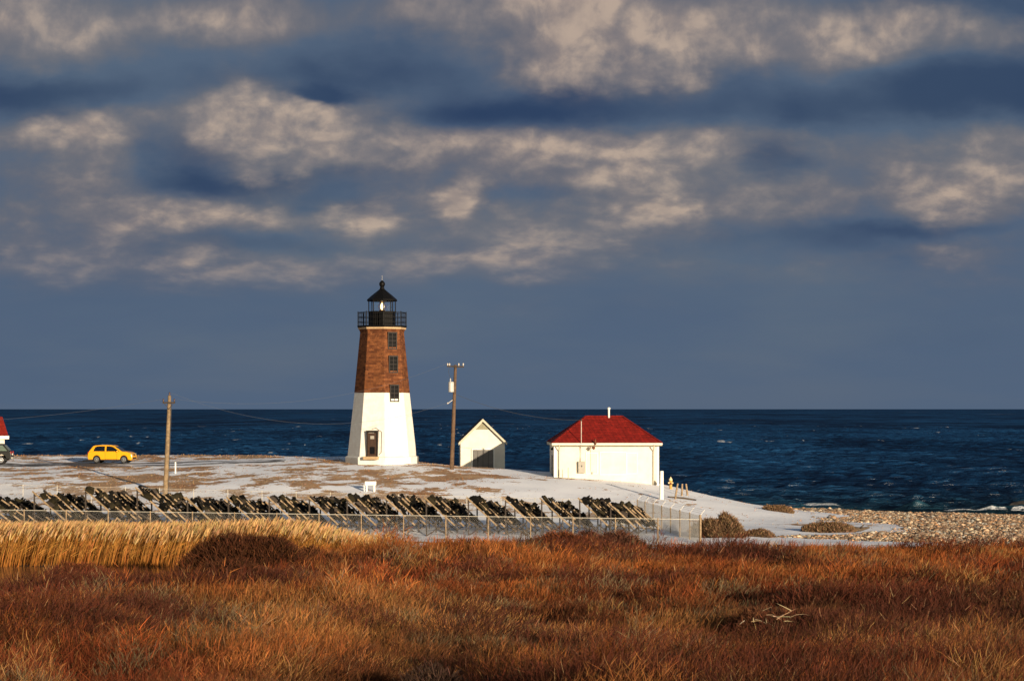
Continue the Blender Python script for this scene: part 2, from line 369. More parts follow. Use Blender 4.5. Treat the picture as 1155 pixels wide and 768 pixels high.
def snow_amount(x, y):
    """0..1 intrinsic snow cover"""
    n = fbm(x + 40, y * 1.1, .50, 4, .66); n2 = fbm(x, y, .075, 3)
    base = .475 + .42 * (n2 - .5)
    base = base + .30 * sstep(x, -5, 4) * sstep(y, 158, 163)                    # smooth drift below the red roofed building
    base = base + .34 * sstep(y, 130, 136) * (1 - sstep(y, 154, 160)) * sstep(x, -32, -12)   # inside the fence
    base = base + .10 * sstep(x, 9, 13) * sstep(y, 116, 122)
    base = base - .16 * np.exp(-((x + 13) / 8) ** 2 - ((y - 178) / 10) ** 2)    # worn turf below the tower
    base = base - .32 * np.exp(-((x - 5) / 6) ** 2 - ((y - 178.6) / 1.1) ** 2) - .25 * np.exp(-((x + 1.5) / 5) ** 2 - ((y - 176) / 3) ** 2)
    base = base - .42 * sstep(y, 197, 200) * (1 - sstep(x, -9, -4))
    base = base - .9 * cobble_amount(x, y)
    base = base - .75 * (1 - sstep(y, 113, 126)) * (1 - sstep(x, 9, 13))
    return np.clip((base + (n - .5) * 1.25 - .24) / .5, 0, 1)
def cobble_amount(x, y):
    px = x / np.maximum(y, 1) * F + CX
    n = fbm(x, y, .12, 3)
    edge = 985 + (n - .5) * 300 + sstep(y, 172, 208) * -140
    return sstep(px, edge - 25, edge + 35) * sstep(y, 100, 125) * sstep(-1 * ground(x, y), -3.4, -2.2)
tgx, tgy = np.meshgrid(gx, gy); tz = ground(tgx, tgy)
nx, ny = len(gx), len(gy)
verts = np.stack([tgx.ravel(), tgy.ravel(), tz.ravel()], 1)
ii = (np.arange(ny - 1)[:, None] * nx + np.arange(nx - 1)[None, :]).ravel()
quads = np.stack([ii, ii + 1, ii + nx + 1, ii + nx], 1)
me = np_mesh('ground', verts, quads)
for nm, arr in (('snow', snow_amount(tgx, tgy)), ('cobble', cobble_amount(tgx, tgy))):
    a = me.attributes.new(nm, 'FLOAT', 'POINT'); a.data.foreach_set('value', arr.ravel().astype(np.float32))
gm = bpy.data.materials.new('ground'); gm.use_nodes = True; t = NT(gm.node_tree); b = t.n['Principled BSDF']
P = t.new('ShaderNodeTexCoord').outputs['Object']
sn = t.new('ShaderNodeAttribute', attribute_name='snow').outputs['Fac']; cb = t.new('ShaderNodeAttribute', attribute_name='cobble').outputs['Fac']
turf = t.mix(t.ss(t.noise(P, .5, 6, .65), .35, .65), (.29, .155, .075), (.50, .305, .16))
turf = t.mix(t.ss(t.noise(P, 5, 4, .6), .45, .7), turf, (.46, .34, .22))
turf = t.mix(t.ss(t.noise(P, .2, 4, .6), .5, .65, 0, .55), turf, (.26, .115, .045))
turf = t.mix(t.ss(t.sep(P)[1], 121, 113), turf, t.mix(t.noise(P, 1.5, 4, .6), (.030, .016, .009), (.075, .036, .016)))
vor = t.new('ShaderNodeTexVoronoi'); t.put(vor.inputs['Vector'], P); vor.inputs['Scale'].default_value = 3.2
cobc = t.mix(t.ss(t.sep(vor.outputs['Color'])[0], .1, .9), (.13, .08, .045), (.42, .30, .18))
cobc = t.mix(t.ss(vor.outputs['Distance'], .25, .45), cobc, (.07, .045, .03))
base = t.mix(cb, turf, cobc)
sfac = t.ss(t.m('ADD', sn, t.m('MULTIPLY', t.m('SUBTRACT', t.noise(P, 1.7, 9, .76), .5), 2.3)), .44, .56)
t.put(b.inputs['Base Color'], t.mix(sfac, base, (.88, .88, .90)))
b.inputs['Roughness'].default_value = .8; b.inputs['Specular IOR Level'].default_value = .2
bn = t.new('ShaderNodeBump'); bn.inputs['Strength'].default_value = .55; bn.inputs['Distance'].default_value = .12
t.put(bn.inputs['Height'], t.m('ADD', t.m('MULTIPLY', t.noise(P, 1.6, 6, .6), t.m('MULTIPLY_ADD', sfac, -.55, 1.0)), t.m('MULTIPLY', sfac, .35)))
t.l.new(bn.outputs[0], b.inputs['Normal'])
tag(link('ground', me, gm, smooth=True), kind='structure')

# road that loops past the cars
rm = bpy.data.materials.new('road'); rm.use_nodes = True; t = NT(rm.node_tree); b = t.n['Principled BSDF']
P = t.new('ShaderNodeTexCoord').outputs['Object']
f = t.ss(t.m('ADD', t.noise(t.v('MULTIPLY', P, (.10, .55, 1)), 1.0, 5, .6), t.m('MULTIPLY', t.noise(P, 1.5, 4, .6), .25)), .62, .72)
t.put(b.inputs['Base Color'], t.mix(f, t.mix(t.noise(P, 3, 5, .7), (.035, .033, .036), (.075, .07, .07)), (.82, .83, .87)))
b.inputs['Roughness'].default_value = .8
rx = np.arange(-120, -19.5, .5); rv, rq = [], []
for k, x in enumerate(rx):
    cy = 187.4 + 1.2 * math.sin(x * .05) + max(0, (x + 30)) * .12; w = 2.1 * min(1.0, (-18.5 - x) / 5 + .1)
    for q in (-1, -.5, 0, .5, 1): rv.append((x, cy + q * w, 0))
rv = np.array(rv); rv[:, 2] = ground(rv[:, 0], rv[:, 1]) + .03
rq = [[5 * k + j, 5 * k + j + 5, 5 * k + j + 6, 5 * k + j + 1] for k in range(len(rx) - 1) for j in range(4)]
tag(link('road', np_mesh('road', rv, rq), rm, smooth=True), kind='structure')

# marsh pond in front of the reeds
pm = mat('pond_water', (.085, .065, .05), .12, .3, .6, .15, 3)
tag(MB().poly([(-95, 95, 2.16), (-13, 95, 2.16), (-13, 116, 2.16), (-95, 116, 2.16)]).build('pond', pm), kind='structure')

# ------------------------------------------------------------------ sea
sx = np.concatenate([-np.geomspace(260, 40000, 40)[::-1], np.arange(-258, -75, 1.5), np.arange(-75, 75, .6), np.arange(75, 259, 1.5), np.geomspace(260, 40000, 40)])
sy = [196.0]; st = .7
while sy[-1] < 1600: sy.append(sy[-1] + st); st *= 1.0042
sy = np.concatenate([sy, np.geomspace(sy[-1] + 6, 60000, 120)])
SX, SY = np.meshgrid(sx, sy)
wz = np.zeros_like(SX); wr = np.random.default_rng(3)
wx = SX + 5 * (fbm(SX, SY, .03, 2) - .5); wy = SY + 14 * (fbm(SX, SY, .02, 3) - .5)
for lam, amp in ((23, .20), (16, .17), (11, .14), (7.5, .10), (5.2, .075), (3.6, .05), (2.6, .03)):
    for _ in range(3):
        a = wr.normal(0, .55) + .2; k = 2 * math.pi / (lam * wr.uniform(.8, 1.2)); ph = wr.uniform(0, 6.28)
        s = np.sin(k * (wx * math.sin(a) + wy * math.cos(a)) + ph)
        wz += amp * .80 * (1 - 2 * np.abs(s) ** .8 + .3)
wz *= (.45 + .9 * fbm(SX, SY, .018, 3)) * (1 - sstep(SY, 1000, 1600)) * sstep(SY, 205, 225)
foam = np.zeros_like(SX)
fl = fbm(SX * .7, SY * .8, .35, 4, .6)
crest = sstep(wz, .52, .85)
foam += crest * sstep(fl, .60, .68) * sstep(fbm(SX, SY, .03, 3), .50, .64) * (1 - .6 * sstep(SY, 300, 700))
far_f = sstep(fbm(SX * .6, SY * .12, .30, 3, .6), .775, .81) * sstep(SY, 330, 600) * .6
foam += far_f
def breaker(cx, cy, half, h, wd, slope=0.0):
    global wz, foam
    line = cy + slope * (SX - cx) + 2.2 * (fbm(SX, SX * 0 + cy, .12, 3) - .5)
    m = sstep(half - np.abs(SX - cx), 0, half * .45) * (.35 + 1.3 * fbm(SX, SY * .4, .22, 3, .55))
    prof = np.where(SY < line, np.exp(-((SY - line) / (wd * .45)) ** 2), np.exp(-((SY - line) / (wd * 1.6)) ** 2))
    wz = wz + h * m * prof
    fr = sstep(SY, line - wd * 2.8, line - wd * .8) * (1 - sstep(SY, line - .05, line + .5)) * m
    foam = foam + fr * sstep(fbm(SX, SY, .8, 4, .7) + m * .24, .50, .66) * 1.3
breaker(32, 227, 4.0, .30, .9, .05); breaker(49, 221, 6.0, .60, 1.1, -.05); breaker(62, 236, 4, .4, 1.2)
wash = np.exp(-((SY - (214 - (SX - 30) * .45)) / 5) ** 2) * sstep(SX, 24, 30) * (.35 + .6 * fbm(SX, SY, .5, 3))
foam = np.clip(foam + wash * .5 * sstep(fbm(SX, SY, .4, 4, .6), .47, .62), 0, 1)
shal = np.exp(-np.maximum(SY - 215, 0) / 28)
nx2, ny2 = len(sx), len(sy)
ii = (np.arange(ny2 - 1)[:, None] * nx2 + np.arange(nx2 - 1)[None, :]).ravel()
me = np_mesh('sea', np.stack([SX.ravel(), SY.ravel(), wz.ravel()], 1), np.stack([ii, ii + 1, ii + nx2 + 1, ii + nx2], 1))
for nm, arr in (('foam', foam), ('shallow', shal)):
    a = me.attributes.new(nm, 'FLOAT', 'POINT'); a.data.foreach_set('value', arr.ravel().astype(np.float32))
wm = bpy.data.materials.new('sea_water'); wm.use_nodes = True; t = NT(wm.node_tree); b = t.n['Principled BSDF']
P = t.new('ShaderNodeTexCoord').outputs['Object']
fo = t.new('ShaderNodeAttribute', attribute_name='foam').outputs['Fac']; sh = t.new('ShaderNodeAttribute', attribute_name='shallow').outputs['Fac']
deep = t.mix(t.ss(t.noise(P, .012, 4, .6), .35, .65), (.0050, .0370, .1040), (.0090, .0500, .1300))
wcol = t.mix(sh, deep, (.014, .055, .070))
fo2 = t.ss(t.m('ADD', fo, t.m('MULTIPLY', t.m('SUBTRACT', t.noise(P, 1.3, 5, .7), .5), .5)), .35, .8)
g1_ = t.noise(t.v('MULTIPLY', P, (.10, .040, 1)), 1.0, 5, .62); g2_ = t.noise(t.v('MULTIPLY', P, (.022, .0055, 1)), 1.0, 5, .65); g3_ = t.noise(t.v('MULTIPLY', P, (.005, .0009, 1)), 1.0, 4, .62)
gr = t.m('ADD', t.m('ADD', t.m('MULTIPLY', g1_, .5), g2_), t.m('MULTIPLY', g3_, .7))
wcol = t.mix(1.0, wcol, t.mix(t.ss(gr, .92, 1.28), (.30, .36, .42), (1.75, 1.6, 1.5)), 'MULTIPLY')     # light and dark of wave groups and gusts painted into the water colour
df_ = t.new('ShaderNodeBsdfDiffuse'); t.put(df_.inputs[0], t.mix(fo2, wcol, (.62, .63, .63)))
gs_ = t.new('ShaderNodeBsdfGlossy'); gs_.inputs['Roughness'].default_value = .28
mx_ = t.new('ShaderNodeMixShader'); t.put(mx_.inputs[0], t.m('MULTIPLY_ADD', fo2, -.035, .040))
t.l.new(df_.outputs[0], mx_.inputs[1]); t.l.new(gs_.outputs[0], mx_.inputs[2])
t.l.new(mx_.outputs[0], t.n['Material Output'].inputs[0]); t.n.remove(b)
bn = t.new('ShaderNodeBump'); bn.inputs['Strength'].default_value = 1.0; bn.inputs['Distance'].default_value = 1.3
h1 = t.noise(t.v('MULTIPLY', P, (.30, .7, 1)), 1.0, 6, .62, .4); h2 = t.noise(t.v('MULTIPLY', P, (.04, .11, 1)), 1.0, 4, .6)
t.put(bn.inputs['Height'], t.m('ADD', h1, t.m('MULTIPLY', h2, 2.2))); t.l.new(bn.outputs[0], df_.inputs['Normal']); t.l.new(bn.outputs[0], gs_.inputs['Normal'])
tag(link('sea', me, wm, smooth=True), kind='structure')

# ================================================================== LIGHTHOUSE
LX, LY, LZ = X(431, 186), 186.0, 6.0
lh = thing('lighthouse', 'octagonal lighthouse with white lower half, brown upper half and black lantern', 'lighthouse', (LX, LY, LZ - .35))
A0 = R(8.5)
def adir(deg): a = R(deg + 2.5); return Vector((math.sin(a), -math.cos(a), 0))
zb = .35
MB().lathe([(3.22, -1.2), (3.22, zb + .32), (3.08, zb + .40)], 8, A0).build('base_course', 'white_brick', lh, .03)
MB().lathe([(3.03, zb + .38), (2.42, zb + 5.9)], 8, A0).build('lower_wall', 'white_brick', lh, .04)
MB().lathe([(2.44, zb + 5.9), (1.93, zb + 11.15), (1.98, zb + 11.3), (2.06, zb + 11.42)], 8, A0).build('upper_wall', 'brown_stone', lh, .04)
MB().lathe([(2.09, zb + 11.42), (2.12, zb + 11.58)], 8, A0).build('cornice', 'tan_stone', lh)
MB().lathe([(2.13, zb + 11.58), (2.17, zb + 11.66), (2.17, zb + 11.74), (1.0, zb + 11.76)], 8, A0).build('gallery_deck', 'black_iron', lh)
rl = MB()
rp = [(2.11 * math.sin(A0 + R(45 * k)), -2.11 * math.cos(A0 + R(45 * k))) for k in range(9)]
for k in range(8):
    (x0, y0), (x1, y1) = rp[k], rp[k + 1]
    rl.bar((x0, y0, zb + 11.72), (x0, y0, zb + 12.98), .07)
    for h in (12.05, 12.48, 12.9): rl.bar((x0, y0, zb + h), (x1, y1, zb + h), .045)
    for q in np.linspace(0, 1, 9)[1:-1]:
        x, y = x0 + (x1 - x0) * q, y0 + (y1 - y0) * q
        rl.bar((x, y, zb + 11.74), (x, y, zb + 12.9), .02)
rl.build('railing', 'black_iron', lh)
MB().lathe([(1.20, zb + 11.75), (1.20, zb + 12.92), (1.24, zb + 12.94), (1.24, zb + 13.0), (1.1, zb + 13.0)], 8, A0).build('lantern_wall', 'black_iron', lh, .02)
gl = MB().lathe([(1.15, zb + 13.0), (1.15, zb + 13.92)], 8, A0, caps=False).build('lantern_glazing', 'glass', lh)
for k in range(8):
    ml = MB(); a = A0 + R(45 * k); ml.bar((1.17 * math.sin(a), -1.17 * math.cos(a), zb + 13.0), (1.17 * math.sin(a), -1.17 * math.cos(a), zb + 13.95), .075)
    ml.build('mullion', 'black_iron', gl)
rf = MB().lathe([(1.30, zb + 13.88), (1.34, zb + 13.95), (1.30, zb + 14.05), (.95, zb + 14.36), (.5, zb + 14.72), (.22, zb + 14.95), (.17, zb + 15.15)], 8, A0).build('lantern_roof', 'black_iron', lh, .015)
MB().lathe([(.13, 15.12), (.2, 15.2), (.26, 15.36), (.24, 15.5), (.13, 15.64), (.06, 15.7)], 12, 0, (0, 0, zb)).build('vent_ball', 'black_iron', rf, smooth=True)
MB().lathe([(.016, 15.66), (.010, 16.15)], 6, 0, (0, 0, zb)).build('lightning_rod', 'galv', rf)
ln = MB()
for k in range(6):
    a = R(60 * k + 30)
    ln.tube([(.16 * math.sin(a), -.16 * math.cos(a), zb + 12.95), (.33 * math.sin(a), -.33 * math.cos(a), zb + 13.42), (.16 * math.sin(a), -.16 * math.cos(a), zb + 13.9)], .022, 5)
ln.lathe([(.2, 12.98), (.3, 13.02), (.26, 13.1), (.1, 13.14)], 10, 0, (0, 0, zb))
ln.lathe([(.14, 13.78), (.3, 13.86), (.3, 13.95)], 10, 0, (0, 0, zb))
lens = ln.build('lens_frame', 'brass', lh)
MB().lathe([(.03, 13.10), (.14, 13.25), (.20, 13.42), (.15, 13.58), (.08, 13.70), (.02, 13.80)], 12, 0, (0, 0, zb)).build('lamp', 'lamp', lens, smooth=True)
def on_face(face, zc):
    r = 3.03 + (2.42 - 3.03) * (zc - .38) / 5.52 if zc < 5.9 else 2.44 + (1.93 - 2.44) * (zc - 5.9) / 5.25
    return adir(face) * (r * math.cos(R(22.5))) + Vector((0, 0, zb + zc))
def facebox(b, face, zc, w, h, d, out, du=0.0, dzz=0.0):
    n = adir(face); tdir = Vector((-n.y, n.x, 0)); p = on_face(face, zc) + n * out + tdir * du + Vector((0, 0, dzz))
    b.box(p, (w, d, h), rz=math.atan2(tdir.y, tdir.x)); return b
for zc in (10.4, 8.35, 5.85):
    fr = MB()
    for s in (-1, 1): facebox(fr, 28.5, zc, .09, 1.42, .26, -.02, s * .40)
    for s in (-1, 1): facebox(fr, 28.5, zc, .89, .10, .27, -.02, 0, s * .70)
    facebox(fr, 28.5, zc, .05, 1.3, .16, -.01); facebox(fr, 28.5, zc, .72, .05, .155, -.01)
    for s in (-1, 1): facebox(fr, 28.5, zc, .72, .03, .15, -.01, 0, s * .34)
    w = fr.build('window', 'window_frame', lh)
    facebox(MB(), 28.5, zc, .74, 1.34, .10, 0).build('pane', 'window_glass', w)
dr = MB(); facebox(dr, -16.5, 1.42, .80, 2.02, .24, .06); door = dr.build('door', 'brown_door', lh)
df = MB()
for s in (-1, 1): facebox(df, -16.5, 1.46, .10, 2.14, .36, .05, s * .45)
facebox(df, -16.5, 1.46, 1.02, .12, .37, .05, 0, 1.12); df.build('door_frame', 'window_frame', door)
facebox(MB(), -16.5, 1.42, .34, .28, .03, .195, .02, .62).build('notice', 'grey_box', door)
facebox(MB(), -16.5, 1.42, .44, .62, .02, .19, .02, -.5).build('lower_panel', 'window_glass', door)
facebox(MB(), -16.5, .40, 1.3, .26, .7, .3, 0, -.12).build('doorstep', 'tan_stone', lh, .02)
cb_ = MB(); n = adir(-16.5); td = Vector((-n.y, n.x, 0))
cb_.tube([on_face(-16.5, 2.75) + n * .03 + td * -.1, on_face(-16.5, 2.85) + n * .03 + td * .25, on_face(-16.5, 2.5) + n * .03 + td * .78, on_face(-16.5, .75) + n * .03 + td * .80, on_face(-16.5, .55) + n * .03 + td * .6], .022, 6)
cb_.build('conduit', 'window_frame', lh)

# ================================================================== BUILDINGS
# small gabled shed beyond the transformer pole
SD = 194.6
sh0 = thing('gable_shed', 'small white shed with steep gable and grey door beside the transformer pole', 'shed', (X(544.5, SD), SD, 4.75), R(3.0))
W, Hw, Ha, Dp = 4.05, 2.75, 4.72, 5.2
MB().prism([(-W / 2, -1), (W / 2, -1), (W / 2, Hw), (0, Ha - .06), (-W / 2, Hw)], 0, Dp).build('wall', 'white_wall', sh0)
rfm = MB()
sl = (Ha - Hw) / (W / 2)
for s in (-1, 1):
    e = W / 2 + .16
    rfm.prism([(0, Ha + .02), (s * e, Ha + .02 - sl * e), (s * e, Ha + .14 - sl * e), (0, Ha + .15)], -.28, Dp + .28)
rfs = rfm.build('roof', 'dark_roof', sh0)
bgb = MB()
for s in (-1, 1):
    e = W / 2 + .19
    bgb.prism([(0, Ha - .14), (s * e, Ha - .14 - sl * e), (s * e, Ha + .10 - sl * e), (0, Ha + .12)], -.33, -.285)
bgb.build('bargeboard', 'cream_trim', rfs)
MB().prism([(-.66, Ha - .86), (.66, Ha - .86), (0, Ha - .2)], -.05, .02).build('gable_louver', 'khaki', sh0)
d_ = MB().box((.02, -.03, 1.02), (1.92, .08, 2.0)).build('door', 'grey_door', sh0)
fr = MB()
for s in (-1, 1): fr.box((.02 + s * 1.0, -.045, 1.03), (.09, .12, 2.06))
fr.box((.02, -.046, 2.06), (2.09, .13, .10)); fr.build('door_frame', 'white_trim', d_)
ps = MB()
for q in (-.48, 0.0, .48): ps.box((.02 + q, -.073, 1.0), (.03, .012, 1.9))
ps.build('plank_seam', 'window_frame', d_)
MB().box((-.45, -.09, 1.15), (.06, .06, .5)).build('handle', 'black_iron', d_)

# white building with the hipped red roof
BD = 180.0
bx0, bx1 = X(624.7, BD), X(743.5, BD)
bw = bx1 - bx0
hb = thing('hip_roof_building', 'white single storey building under a dark red hipped roof on the snowy slope', 'building', ((bx0 + bx1) / 2, BD, 4.35), R(2.0))
BW, BDp, BH = bw / 2, 6.6, 3.15
MB().box((0, BDp / 2, (BH - 1.2) / 2), (bw, BDp, BH + 1.2)).build('wall', 'white_wall', hb)
E = .52; ex, ey0, ey1 = BW + .19, -E, BDp + E; rh = 2.35; rx0, rx1, ryc = -BW + 2.95, BW - 2.85, BDp / 2
ev = BH + .04
r_ = MB(); v = [r_.bm.verts.new(p) for p in ((-ex, ey0, ev), (ex, ey0, ev), (ex, ey1, ev), (-ex, ey1, ev), (-ex, ey0, ev + .1), (ex, ey0, ev + .1), (ex, ey1, ev + .1), (-ex, ey1, ev + .1), (rx0, ryc, ev + rh), (rx1, ryc, ev + rh))]
for f in ((0, 3, 2, 1), (0, 1, 5, 4), (1, 2, 6, 5), (2, 3, 7, 6), (3, 0, 4, 7), (4, 5, 9, 8), (5, 6, 9), (6, 7, 8, 9), (7, 4, 8)): r_.bm.faces.new([v[i] for i in f])
roof = r_.build('roof', 'red_roof', hb)
cp = MB()
for a, b_ in (((-ex, ey0, ev + .1), (rx0, ryc, ev + rh)), ((ex, ey0, ev + .1), (rx1, ryc, ev + rh)), ((rx0, ryc, ev + rh), (rx1, ryc, ev + rh)), ((-ex, ey1, ev + .1), (rx0, ryc, ev + rh)), ((ex, ey1, ev + .1), (rx1, ryc, ev + rh))):
    cp.bar(a, b_, .2, .05)
cp.build('ridge_cap', 'red_roof', roof)
MB().lathe([(.085, ev + rh - .25), (.085, ev + rh + .55), (.13, ev + rh + .57), (.13, ev + rh + .70), (.05, ev + rh + .74)], 10, 0, (.45, ryc - .2, 0)).build('vent_pipe', 'white_trim', roof)
fa = MB()
for a, s in (((0, ey0 - .012, ev - .03), (2 * ex + .02, .05, .24)), ((0, ey1 + .012, ev - .03), (2 * ex + .02, .05, .24)), ((-ex - .012, BDp / 2, ev - .03), (.05, BDp + 2 * E - .06, .24)), ((ex + .012, BDp / 2, ev - .03), (.05, BDp + 2 * E - .06, .24))): fa.box(a, s)
fa.build('fascia', 'cream_trim', roof)
gt = MB(); gt.tube([(-ex - .02, ey0 - .09, ev + .0), (ex + .05, ey0 - .09, ev + .0)], .06, 8); gt.build('gutter', 'white_trim', roof)
for s, q in ((-1, .42), (1, -.48)):
    x = s * BW + q
    MB().tube([(x, ey0 - .07, ev - .02), (x, ey0 - .02, ev - .25), (x, -.09, ev - .6), (x, -.09, -.6 if s > 0 else .25)], .045, 8).build('downspout', 'cream_trim', hb)
for s in (-1, 1):
    MB().box((s * (BW - .11), -.015, 1.0), (.22, .03, 4.2)).build('corner_board', 'white_trim', hb)
for x, w, h in ((-1.25, .95, 1.75), (.55, 2.2, 1.9), (2.15, .85, 1.75)):
    wn = MB()
    for s in (-1, 1): wn.box((x + s * w / 2, -.02, 1.55), (.07, .04, h))
    for s in (-1, 1): wn.box((x, -.021, 1.55 + s * h / 2), (w + .07, .042, .07))
    wb = wn.build('boarded_window', 'white_trim', hb)
    MB().box((x, -.006, 1.55), (w - .08, .012, h - .08)).build('board', 'white_wall', wb)
mb_ = MB().box((-2.12, -.14, 1.22), (.60, .26, .98)).build('meter_cabinet', 'grey_box', hb, .02)
MB().box((-2.12, -.285, 1.32), (.07, .03, .12)).build('latch', 'black_iron', mb_)
MB().box((-2.12, -.275, 1.22), (.52, .012, .88)).build('cabinet_door', 'grey_box', mb_)
MB().tube([(-2.2, -.11, 1.65), (-2.2, -.11, 3.0), (-2.18, -.62, 3.1), (-2.18, -.64, 5.15)], .035, 8).build('service_mast', 'galv', hb)
MB().lathe([(.07, 0), (.09, .08), (.03, .18)], 8, 0, (-2.18, -.64, 5.12)).build('weatherhead', 'dark_wood', hb)
fl = MB(); fl.tube([(-1.45, -.1, 3.0), (-1.4, -.7, 2.85), (-1.15, -.78, 2.95)], .03, 6); fl.lathe([(.05, 0), (.14, .1), (.12, .3)], 8, 0, (-1.15, -.78, 2.72)); fl.lathe([(.05, 0), (.1, .1), (.05, .5)], 8, 0, (-1.0, -.70, 3.1))
fl.build('floodlight', 'rust', hb)
MB().tube([(-1.35, -.03, .9), (-1.35, -.03, 3.0)], .018, 6).build('conduit', 'cream_trim', hb)
MB().box((-1.22, -.05, .72), (.14, .09, .18)).build('outlet_box', 'grey_box', hb)
sd = MB().box((-BW - .025, 2.2, 1.1), (.06, 1.1, 2.15)).build('side_door', 'grey_door', hb)
MB().box((-BW - .08, 1.8, 1.05), (.06, .08, .08)).build('handle', 'black_iron', sd)
MB().box((-BW - .1, 1.1, 2.75), (.18, .14, .2)).build('side_lamp', 'black_iron', hb)

# house at the left edge
HD = 199.0
hh = thing('red_roof_house', 'white house with a bright red roof behind the dark parked wagon', 'house', (X(9.5, HD) - 5.03, HD - 1.34, 5.9), R(15))
MB().box((0, 3.2, .75), (9.7, 6.4, 2.9)).build('wall', 'white_wall', hh)
r2 = MB(); ez = 2.05
v = [r2.bm.verts.new(p) for p in ((-5.2, -.4, ez), (5.2, -.4, ez), (5.2, 6.8, ez), (-5.2, 6.8, ez), (-4.6, 3.2, ez + 1.8), (4.75, 3.2, ez + 1.8))]
for f in ((0, 3, 2, 1), (0, 1, 5, 4), (1, 2, 5), (2, 3, 4, 5), (3, 0, 4)): r2.bm.faces.new([v[i] for i in f])
r2o = r2.build('roof', 'red_roof2', hh)
f2 = MB(); f2.box((0, -.42, ez - .12), (10.5, .06, .30)); f2.box((5.22, 3.2, ez - .12), (.06, 7.1, .30)); f2.box((-5.22, 3.2, ez - .12), (.06, 7.1, .30)); f2.box((0, 6.82, ez - .12), (10.5, .06, .30))
f2.build('fascia', 'white_trim', r2o)
for x in (-3, 0, 3):
    w2 = MB()
    for s in (-1, 1): w2.box((x + s * .45, -.03, .95), (.08, .06, 1.2)); w2.box((x, -.031, .95 + s * .6), (.98, .062, .08))
    w2 = w2.build('window', 'white_trim', hh); MB().box((x, -.008, .95), (.86, .016, 1.14)).build('pane', 'window_glass', w2)

# ================================================================== VEHICLES
def arch(cx, r, z0, n=9): return [(cx + r * math.cos(a), z0 + r * math.sin(a)) for a in np.linspace(math.pi, 0, n)]
def wheel(root, x, y, side, rad, wid):
    w = MB(); prof = [(.60 * rad, -wid / 2), (.93 * rad, -wid / 2), (rad, -wid / 2 + .03), (rad, wid / 2 - .03), (.93 * rad, wid / 2), (.60 * rad, wid / 2)]
    w.lathe(prof, 24); w.xform(Matrix.Translation((x, y, rad)) @ Matrix.Rotation(R(90), 4, 'X'))
    wo = w.build('wheel', 'tyre', root, smooth=False)
    r = MB(); r.lathe([(.60 * rad, -.02), (.64 * rad, .025), (.54 * rad, .03)], 24)
    for k in range(7):
        a = 2 * math.pi * k / 7; r.bar((.1 * rad * math.cos(a), .1 * rad * math.sin(a), .015), (.6 * rad * math.cos(a), .6 * rad * math.sin(a), .015), .2 * rad, .03)
    r.lathe([(.16 * rad, -.01), (.16 * rad, .04), (.05 * rad, .05)], 10)
    r.xform(Matrix.Translation((x, y + side * (wid / 2 - .015), rad)) @ Matrix.Rotation(R(90 if side < 0 else -90), 4, 'X'))
    r.build('rim', 'rim', wo)
def car(root, low, cabin, taper, halfw, paint, wheels, rad, windows, glassm, screen, rear):
    body = MB().prism(low, -halfw, halfw).build('body', paint, root, .06)
    cz0 = cabin[0][1]; zt = max(p[1] for p in cabin)
    tf = lambda x, z: 1 - taper * max(0, (z - cz0)) / (zt - cz0)
    MB().prism(cabin, -halfw * .97, halfw * .97, tf).build('cabin', paint, root, .05)
    for poly in windows:
        for s in (-1, 1):
            w = MB(); y = halfw * .97 + .006
            pts = [(p[0], s * y * tf(*p), p[1]) for p in poly]; w.poly(pts)
            w2 = [(p[0], s * (y - .02) * tf(*p), p[1]) for p in poly]; w.poly(w2[::-1])
            n = len(poly)
            for i in range(n): w.poly([pts[i], w2[i], w2[(i + 1) % n], pts[(i + 1) % n]])
            bmesh.ops.remove_doubles(w.bm, verts=w.bm.verts, dist=.0005)
            w.build('side_window', glassm, root)
    for nm, (a, b2), wd in (('windscreen', screen, .80), ('rear_window', rear, .76)):
        a, b2 = Vector((a[0], 0, a[1])), Vector((b2[0], 0, b2[1])); dirv = (b2 - a).normalized(); nrm = Vector((dirv.z, 0, -dirv.x))
        if nm == 'rear_window': nrm = -nrm
        if nrm.z < 0: nrm = -nrm
        w = MB(); h0, h1 = halfw * wd * tf(a.x, a.z) , halfw * wd * tf(b2.x, b2.z)
        o1, o0 = nrm * .012, nrm * -.02
        P8 = [a + o1 + Vector((0, -h0, 0)), a + o1 + Vector((0, h0, 0)), b2 + o1 + Vector((0, h1, 0)), b2 + o1 + Vector((0, -h1, 0))]
        Q8 = [p - o1 + o0 for p in P8]
        vv = [w.bm.verts.new(p) for p in P8 + Q8]
        for f in ((0, 1, 2, 3), (7, 6, 5, 4), (0, 4, 5, 1), (1, 5, 6, 2), (2, 6, 7, 3), (3, 7, 4, 0)): w.bm.faces.new([vv[i] for i in f])
        w.build(nm, glassm, root)
    for wx in wheels:
        for s in (-1, 1): wheel(root, wx, s * (halfw - .115), s, rad, .20)
    return body
yd = 187.6
yx = X(127, yd)
yc = thing('hatchback_car', 'yellow two door hatchback car parked on the snowy road by the sea', 'car', (yx, yd, g1(yx, yd) + .04), R(-4))
low = [(-2.04, .30)] + arch(-1.27, .365, .30) + arch(1.25, .365, .30) + [(1.90, .24), (2.02, .34), (2.04, .55), (1.99, .74), (1.84, .85), (1.55, .94), (1.06, .99), (-1.95, .97), (-2.07, .80), (-2.10, .52)]
low = [p for p in low]
cabin = [(1.12, .95), (.34, 1.43), (.05, 1.50), (-.7, 1.52), (-1.40, 1.48), (-1.62, 1.42), (-2.0, .95)]
win = [[(.84, 1.0), (.26, 1.36), (-.02, 1.41), (-.36, 1.42), (-.36, .99)], [(-.50, .99), (-.50, 1.42), (-1.16, 1.41), (-1.40, 1.34), (-1.56, 1.0)]]
yc.scale = (.965, 1, 1.06)
